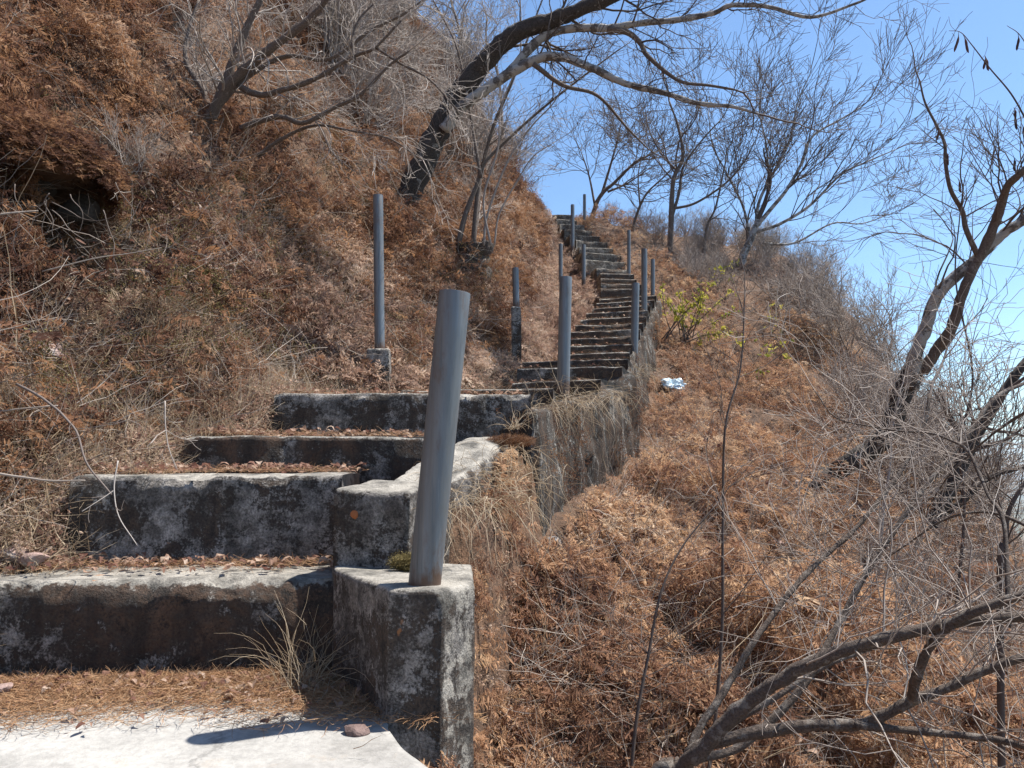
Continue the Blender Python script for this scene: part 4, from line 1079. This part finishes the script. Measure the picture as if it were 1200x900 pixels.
for q, (px, py, s, lab) in enumerate([(745, 585, .06, 'pale stone in the ferns below the side wall'), (912, 642, .05, 'pale angular stone in the middle of the right slope'), (875, 655, .035, 'small round grey stone on the right slope'),
                                   (873, 703, .03, 'little pale stone low on the right slope'), (915, 735, .03, 'small whitish stone behind the curved branches'), (650, 640, .05, 'dark stone half hidden below the parapet'), (20, 245, .2, 'dark rock inside the hollow of the left bank'),
                                   (95, 262, .16, 'dark rock at the right of the hollow in the left bank'), (60, 425, .08, 'stone poking from the dry grass at the left')]):
    g = G(px, py); stone(g + [0, 0, s * .3], s * 1.2, s, s * .75, M['grey_stone' if q in (2, 5) else 'dark_stone' if q in (6, 7) else 'stone'], lab, 20 + q)

# earth ledge added over the hollow to keep the sun out of it
v = IV * [.42, .36, .12]; v = v * (1 + .5 * fbm(IV * 3, 4, 44)[:, None])
lc = P(20, 190, 4.55); o = build('shade_ledge', v, [IF], M['soil'], attrs={'far': np.zeros(len(v))}); o.location = tuple(float(q) for q in lc)
tag(o, 'added earth ledge shading the dark hollow of the left bank', 'ledge')
n = 8000; th = rng.uniform(0, 6.283, n); rr = np.sqrt(rng.random(n)); a = np.stack([rr * np.cos(th), rr * np.sin(th), np.zeros(n)], 1) * [.62, .52, 1]
a[:, 2] = .15 - .24 * rr ** 3 + rng.normal(0, .05, n)
a = a + lc
scatter('dry_fern', a, ferns, rng.uniform(.05, .11, n), np.stack([np.cos(th) * .6, np.sin(th) - .6, .1 - rr ** 3 * rng.uniform(.2, 1.3, n)], 1), np.tile([0, -.3, 1.], (n, 1)) + rng.normal(0, .3, (n, 3)), M['fern'], 'dry fern fringe hanging from the added ledge over the hollow', 'fern')

# ------------------------------------------------------------------ dead roots and sticks on the left
def stick(name, pl, D0, D1, r0, r1_, label, cat, mat='pale_twig', n=0):
    pts = PP(pl, D0, D1); b = np.array(pts[0]); mb = MB()
    s, r = limb(mb, pts, r0, r1_, 7, 0, rng.uniform(.3, .9), jit=.006)
    if n: sprout(mb, s, r, n, .12, 2, .2, .9, tipd=False, kids=(3, 3, 2), tip=.0012)
    o = mb.build(name, M[mat], None, b); o.location = tuple(float(c) for c in b)
    tag(o, label, cat)
stick('dead_stick', [(-30, 486), (20, 480), (68, 475)], 3.0, 2.95, .0045, .003, 'straight pale stick at the left edge beside the second step', 'stick')
stick('dead_stick', [(-30, 552), (20, 560), (55, 565), (98, 564)], 2.7, 2.7, .0055, .0025, 'long pale stick jutting in from the left above the first tread', 'stick')
stick('dead_stick', [(20, 450), (55, 470), (85, 500), (100, 540), (130, 580)], 3.0, 2.75, .006, .003, 'grey crooked stick sloping down towards the second step', 'stick', 'dark_twig', 3)
stick('dead_stick', [(138, 540), (133, 575), (141, 612), (160, 640)], 2.74, 2.68, .0028, .0012, 'thin pale bent twig standing before the second step', 'stick', 'twig', 2)
stick('dead_stick', [(193, 470), (195, 520), (207, 552)], 3.02, 2.98, .0032, .0012, 'forked pale twig at the left end of the third step', 'stick', 'twig', 5)
stick('dead_stick', [(50, 318), (110, 303), (150, 297), (190, 290)], 3.75, 3.8, .004, .0016, 'long pale stick lying across the hollow', 'stick')
stick('dead_stick', [(-30, 255), (10, 250), (45, 247)], 3.7, 3.8, .007, .004, 'thin grey stick crossing the hollow at the frame edge', 'stick')
g = P(62, 225, 3.85)
rt = thing('dead_root', g, 'pale dead roots hanging in the dark hollow of the left bank', 'root')
for pl in [[(62, 225), (52, 238), (40, 250), (34, 285)], [(60, 232), (50, 255), (48, 278)], [(62, 232), (62, 260), (60, 280)], [(64, 236), (85, 252), (110, 258), (130, 255), (140, 245)], [(64, 245), (80, 270), (100, 280), (116, 278)],
           [(36, 242), (50, 240), (64, 230)], [(20, 215), (26, 240), (22, 270), (30, 296)], [(90, 225), (98, 250), (92, 275)], [(140, 212), (152, 235), (156, 260), (150, 285)], [(124, 245), (132, 280), (148, 322)]]:
    mb = MB(); limb(mb, PP(pl, 3.85 - rng.uniform(0, .1), 3.78), .003, .001, 5, 0, rng.random() * .5, jit=.05); mb.build('root_strand', M['root'], rt, g)

# ------------------------------------------------------------------ yellow green shrub
g = G(800, 405); D = g[1]
ls = thing('leafy_shrub', g, 'largest yellow green leafy shrub right of the stairs beside the steel posts', 'shrub')
mb = MB(); lp = []; ld = []
for q in range(20):
    top = P(rng.uniform(768, 870), rng.uniform(325, 395), D + rng.uniform(-.3, .3)); b = g + rng.normal(0, .12, 3) * [1.5, 1, .2]
    mid = (b + top) / 2 + rng.normal(0, .05, 3); s, r = limb(mb, [b, mid, top], .009, .003, 5)
    for t in range(18):
        i = int(rng.uniform(.5, 1) * (len(s) - 1)); lp.append(s[i] + rng.normal(0, .022, 3)); ld.append(unit(rng.normal(0, .6, 3) + [0, 0, -.5]))
mb.build('stems', M['dark_twig'], ls, g)
lp = np.array(lp); ld = np.array(ld); n = len(lp)
o = scatter('leaves', lp - g, leaves, rng.uniform(.045, .085, n), ld, rng.normal(0, 1, (n, 3)), M['green'], None, None, kind=None); o.parent = ls
for px, py, lab in [(915, 375, 'small leafy sprig of yellow leaves on the grey brush slope'), (850, 320, 'few green leaves on a thin bush below the ridge'), (890, 430, 'sparse yellow leaves on the bush left of the grey brush')]:
    g = G(px, py + 30); ss = thing('leafy_sprig', g, lab, 'sprig'); mb = MB(); lp = []
    for q in range(5):
        s, r = limb(mb, [g, g + rng.normal(0, .1, 3) + [0, 0, .2], g + rng.normal(0, .2, 3) + [0, 0, .45]], .006, .002, 4); lp += [s[-1] + rng.normal(0, .06, 3) for _ in range(6)]
    mb.build('stems', M['dark_twig'], ss, g); lp = np.array(lp); n = len(lp)
    o = scatter('leaves', lp - g, leaves, rng.uniform(.05, .1, n), rng.normal(0, 1, (n, 3)), rng.normal(0, 1, (n, 3)), M['green'], None, None, kind=None); o.parent = ss

# ------------------------------------------------------------------ plastic bag
g = G(788, 462)
V, Fc = ico(5); v = V * [.13, .1, .1]
cr = np.abs(fbm(V * 2.2, 3, 4)); v = v * (1 + .7 * fbm(V * 1.6, 2, 14)[:, None] - .45 * cr[:, None] + .1 * fbm(V * 9, 2, 6)[:, None])
o = build('plastic_bag', v, [Fc], M['plastic'], smooth=False); o.location = tuple(float(c) for c in g + [0, 0, .07])
tag(o, 'crumpled pale blue plastic bag lying in the ferns below the leafy shrub', 'plastic bag')

# ------------------------------------------------------------------ haze over the valley
m = bpy.data.materials.new('valley_haze'); m.use_nodes = True; m.node_tree.nodes.clear()
pv = m.node_tree.nodes.new('ShaderNodeVolumePrincipled'); pv.inputs['Color'].default_value = (.72, .84, .96, 1); pv.inputs['Density'].default_value = 1.6e-4
mo = m.node_tree.nodes.new('ShaderNodeOutputMaterial'); m.node_tree.links.new(pv.outputs[0], mo.inputs['Volume'])
gm = bpy.data.objects['hillside_ground'].data; cc = np.empty(len(gm.vertices) * 3, np.float32); gm.vertices.foreach_get('co', cc); cc = cc.reshape(-1, 3)
lo, hi = cc.min(0) - [5, 5, 1], cc.max(0) + [5, 5, 3]; hi[2] = max(hi[2], 20)
bv = np.array([[x, y, z] for x in (lo[0], hi[0]) for y in (lo[1], hi[1]) for z in (lo[2], hi[2])])
o = build('haze', bv, [np.array([[0, 1, 3, 2], [4, 6, 7, 5], [0, 4, 5, 1], [2, 3, 7, 6], [0, 2, 6, 4], [1, 5, 7, 3]])], m, smooth=False)
tag(o, 'thin blue haze over the far valley', 'haze', kind='stuff')

# ------------------------------------------------------------------ light, sky, camera
SUN_EL, SUN_AZ = R_(62), R_(74)          # azimuth measured from +y (view direction) towards +x (right)
w = bpy.data.worlds.new('World'); bpy.context.scene.world = w; w.use_nodes = True
nt = w.node_tree; nt.nodes.clear()
sky = nt.nodes.new('ShaderNodeTexSky'); sky.sky_type = 'NISHITA'; sky.sun_disc = False
sky.sun_elevation = SUN_EL; sky.sun_rotation = SUN_AZ; sky.altitude = 300; sky.air_density = 1.0; sky.dust_density = .35; sky.ozone_density = 1.0
bg = nt.nodes.new('ShaderNodeBackground'); bg.inputs[1].default_value = .1
ow = nt.nodes.new('ShaderNodeOutputWorld'); nt.links.new(mixc(nt, 1., sky.outputs[0], (.79, .95, 1.06), 'MULTIPLY'), bg.inputs[0]); nt.links.new(bg.outputs[0], ow.inputs[0])
sun = bpy.data.lights.new('sun', 'SUN'); sun.energy = 5.0; sun.angle = R_(.53); sun.color = (1, .95, .87)
so = bpy.data.objects.new('sun', sun); C.objects.link(so)
dv = Vector((math.sin(SUN_AZ) * math.cos(SUN_EL), math.cos(SUN_AZ) * math.cos(SUN_EL), math.sin(SUN_EL)))
so.rotation_euler = dv.to_track_quat('Z', 'Y').to_euler(); so.location = (5, 5, 20)

cam = bpy.data.cameras.new('camera'); cam.sensor_width = 36; cam.lens = 36 * FOC / 1200; cam.clip_start = .02; cam.clip_end = 40000
co = bpy.data.objects.new('camera', cam); C.objects.link(co); co.location = (0, 0, E); co.rotation_euler = (math.pi / 2 + TH, 0, 0)
sc = bpy.context.scene; sc.camera = co
sc.view_settings.view_transform = 'Standard'; sc.view_settings.look = 'None'; sc.view_settings.exposure = 1.0; sc.view_settings.gamma = 1
sc.cycles.max_bounces = 6; sc.cycles.diffuse_bounces = 3; sc.cycles.transparent_max_bounces = 4
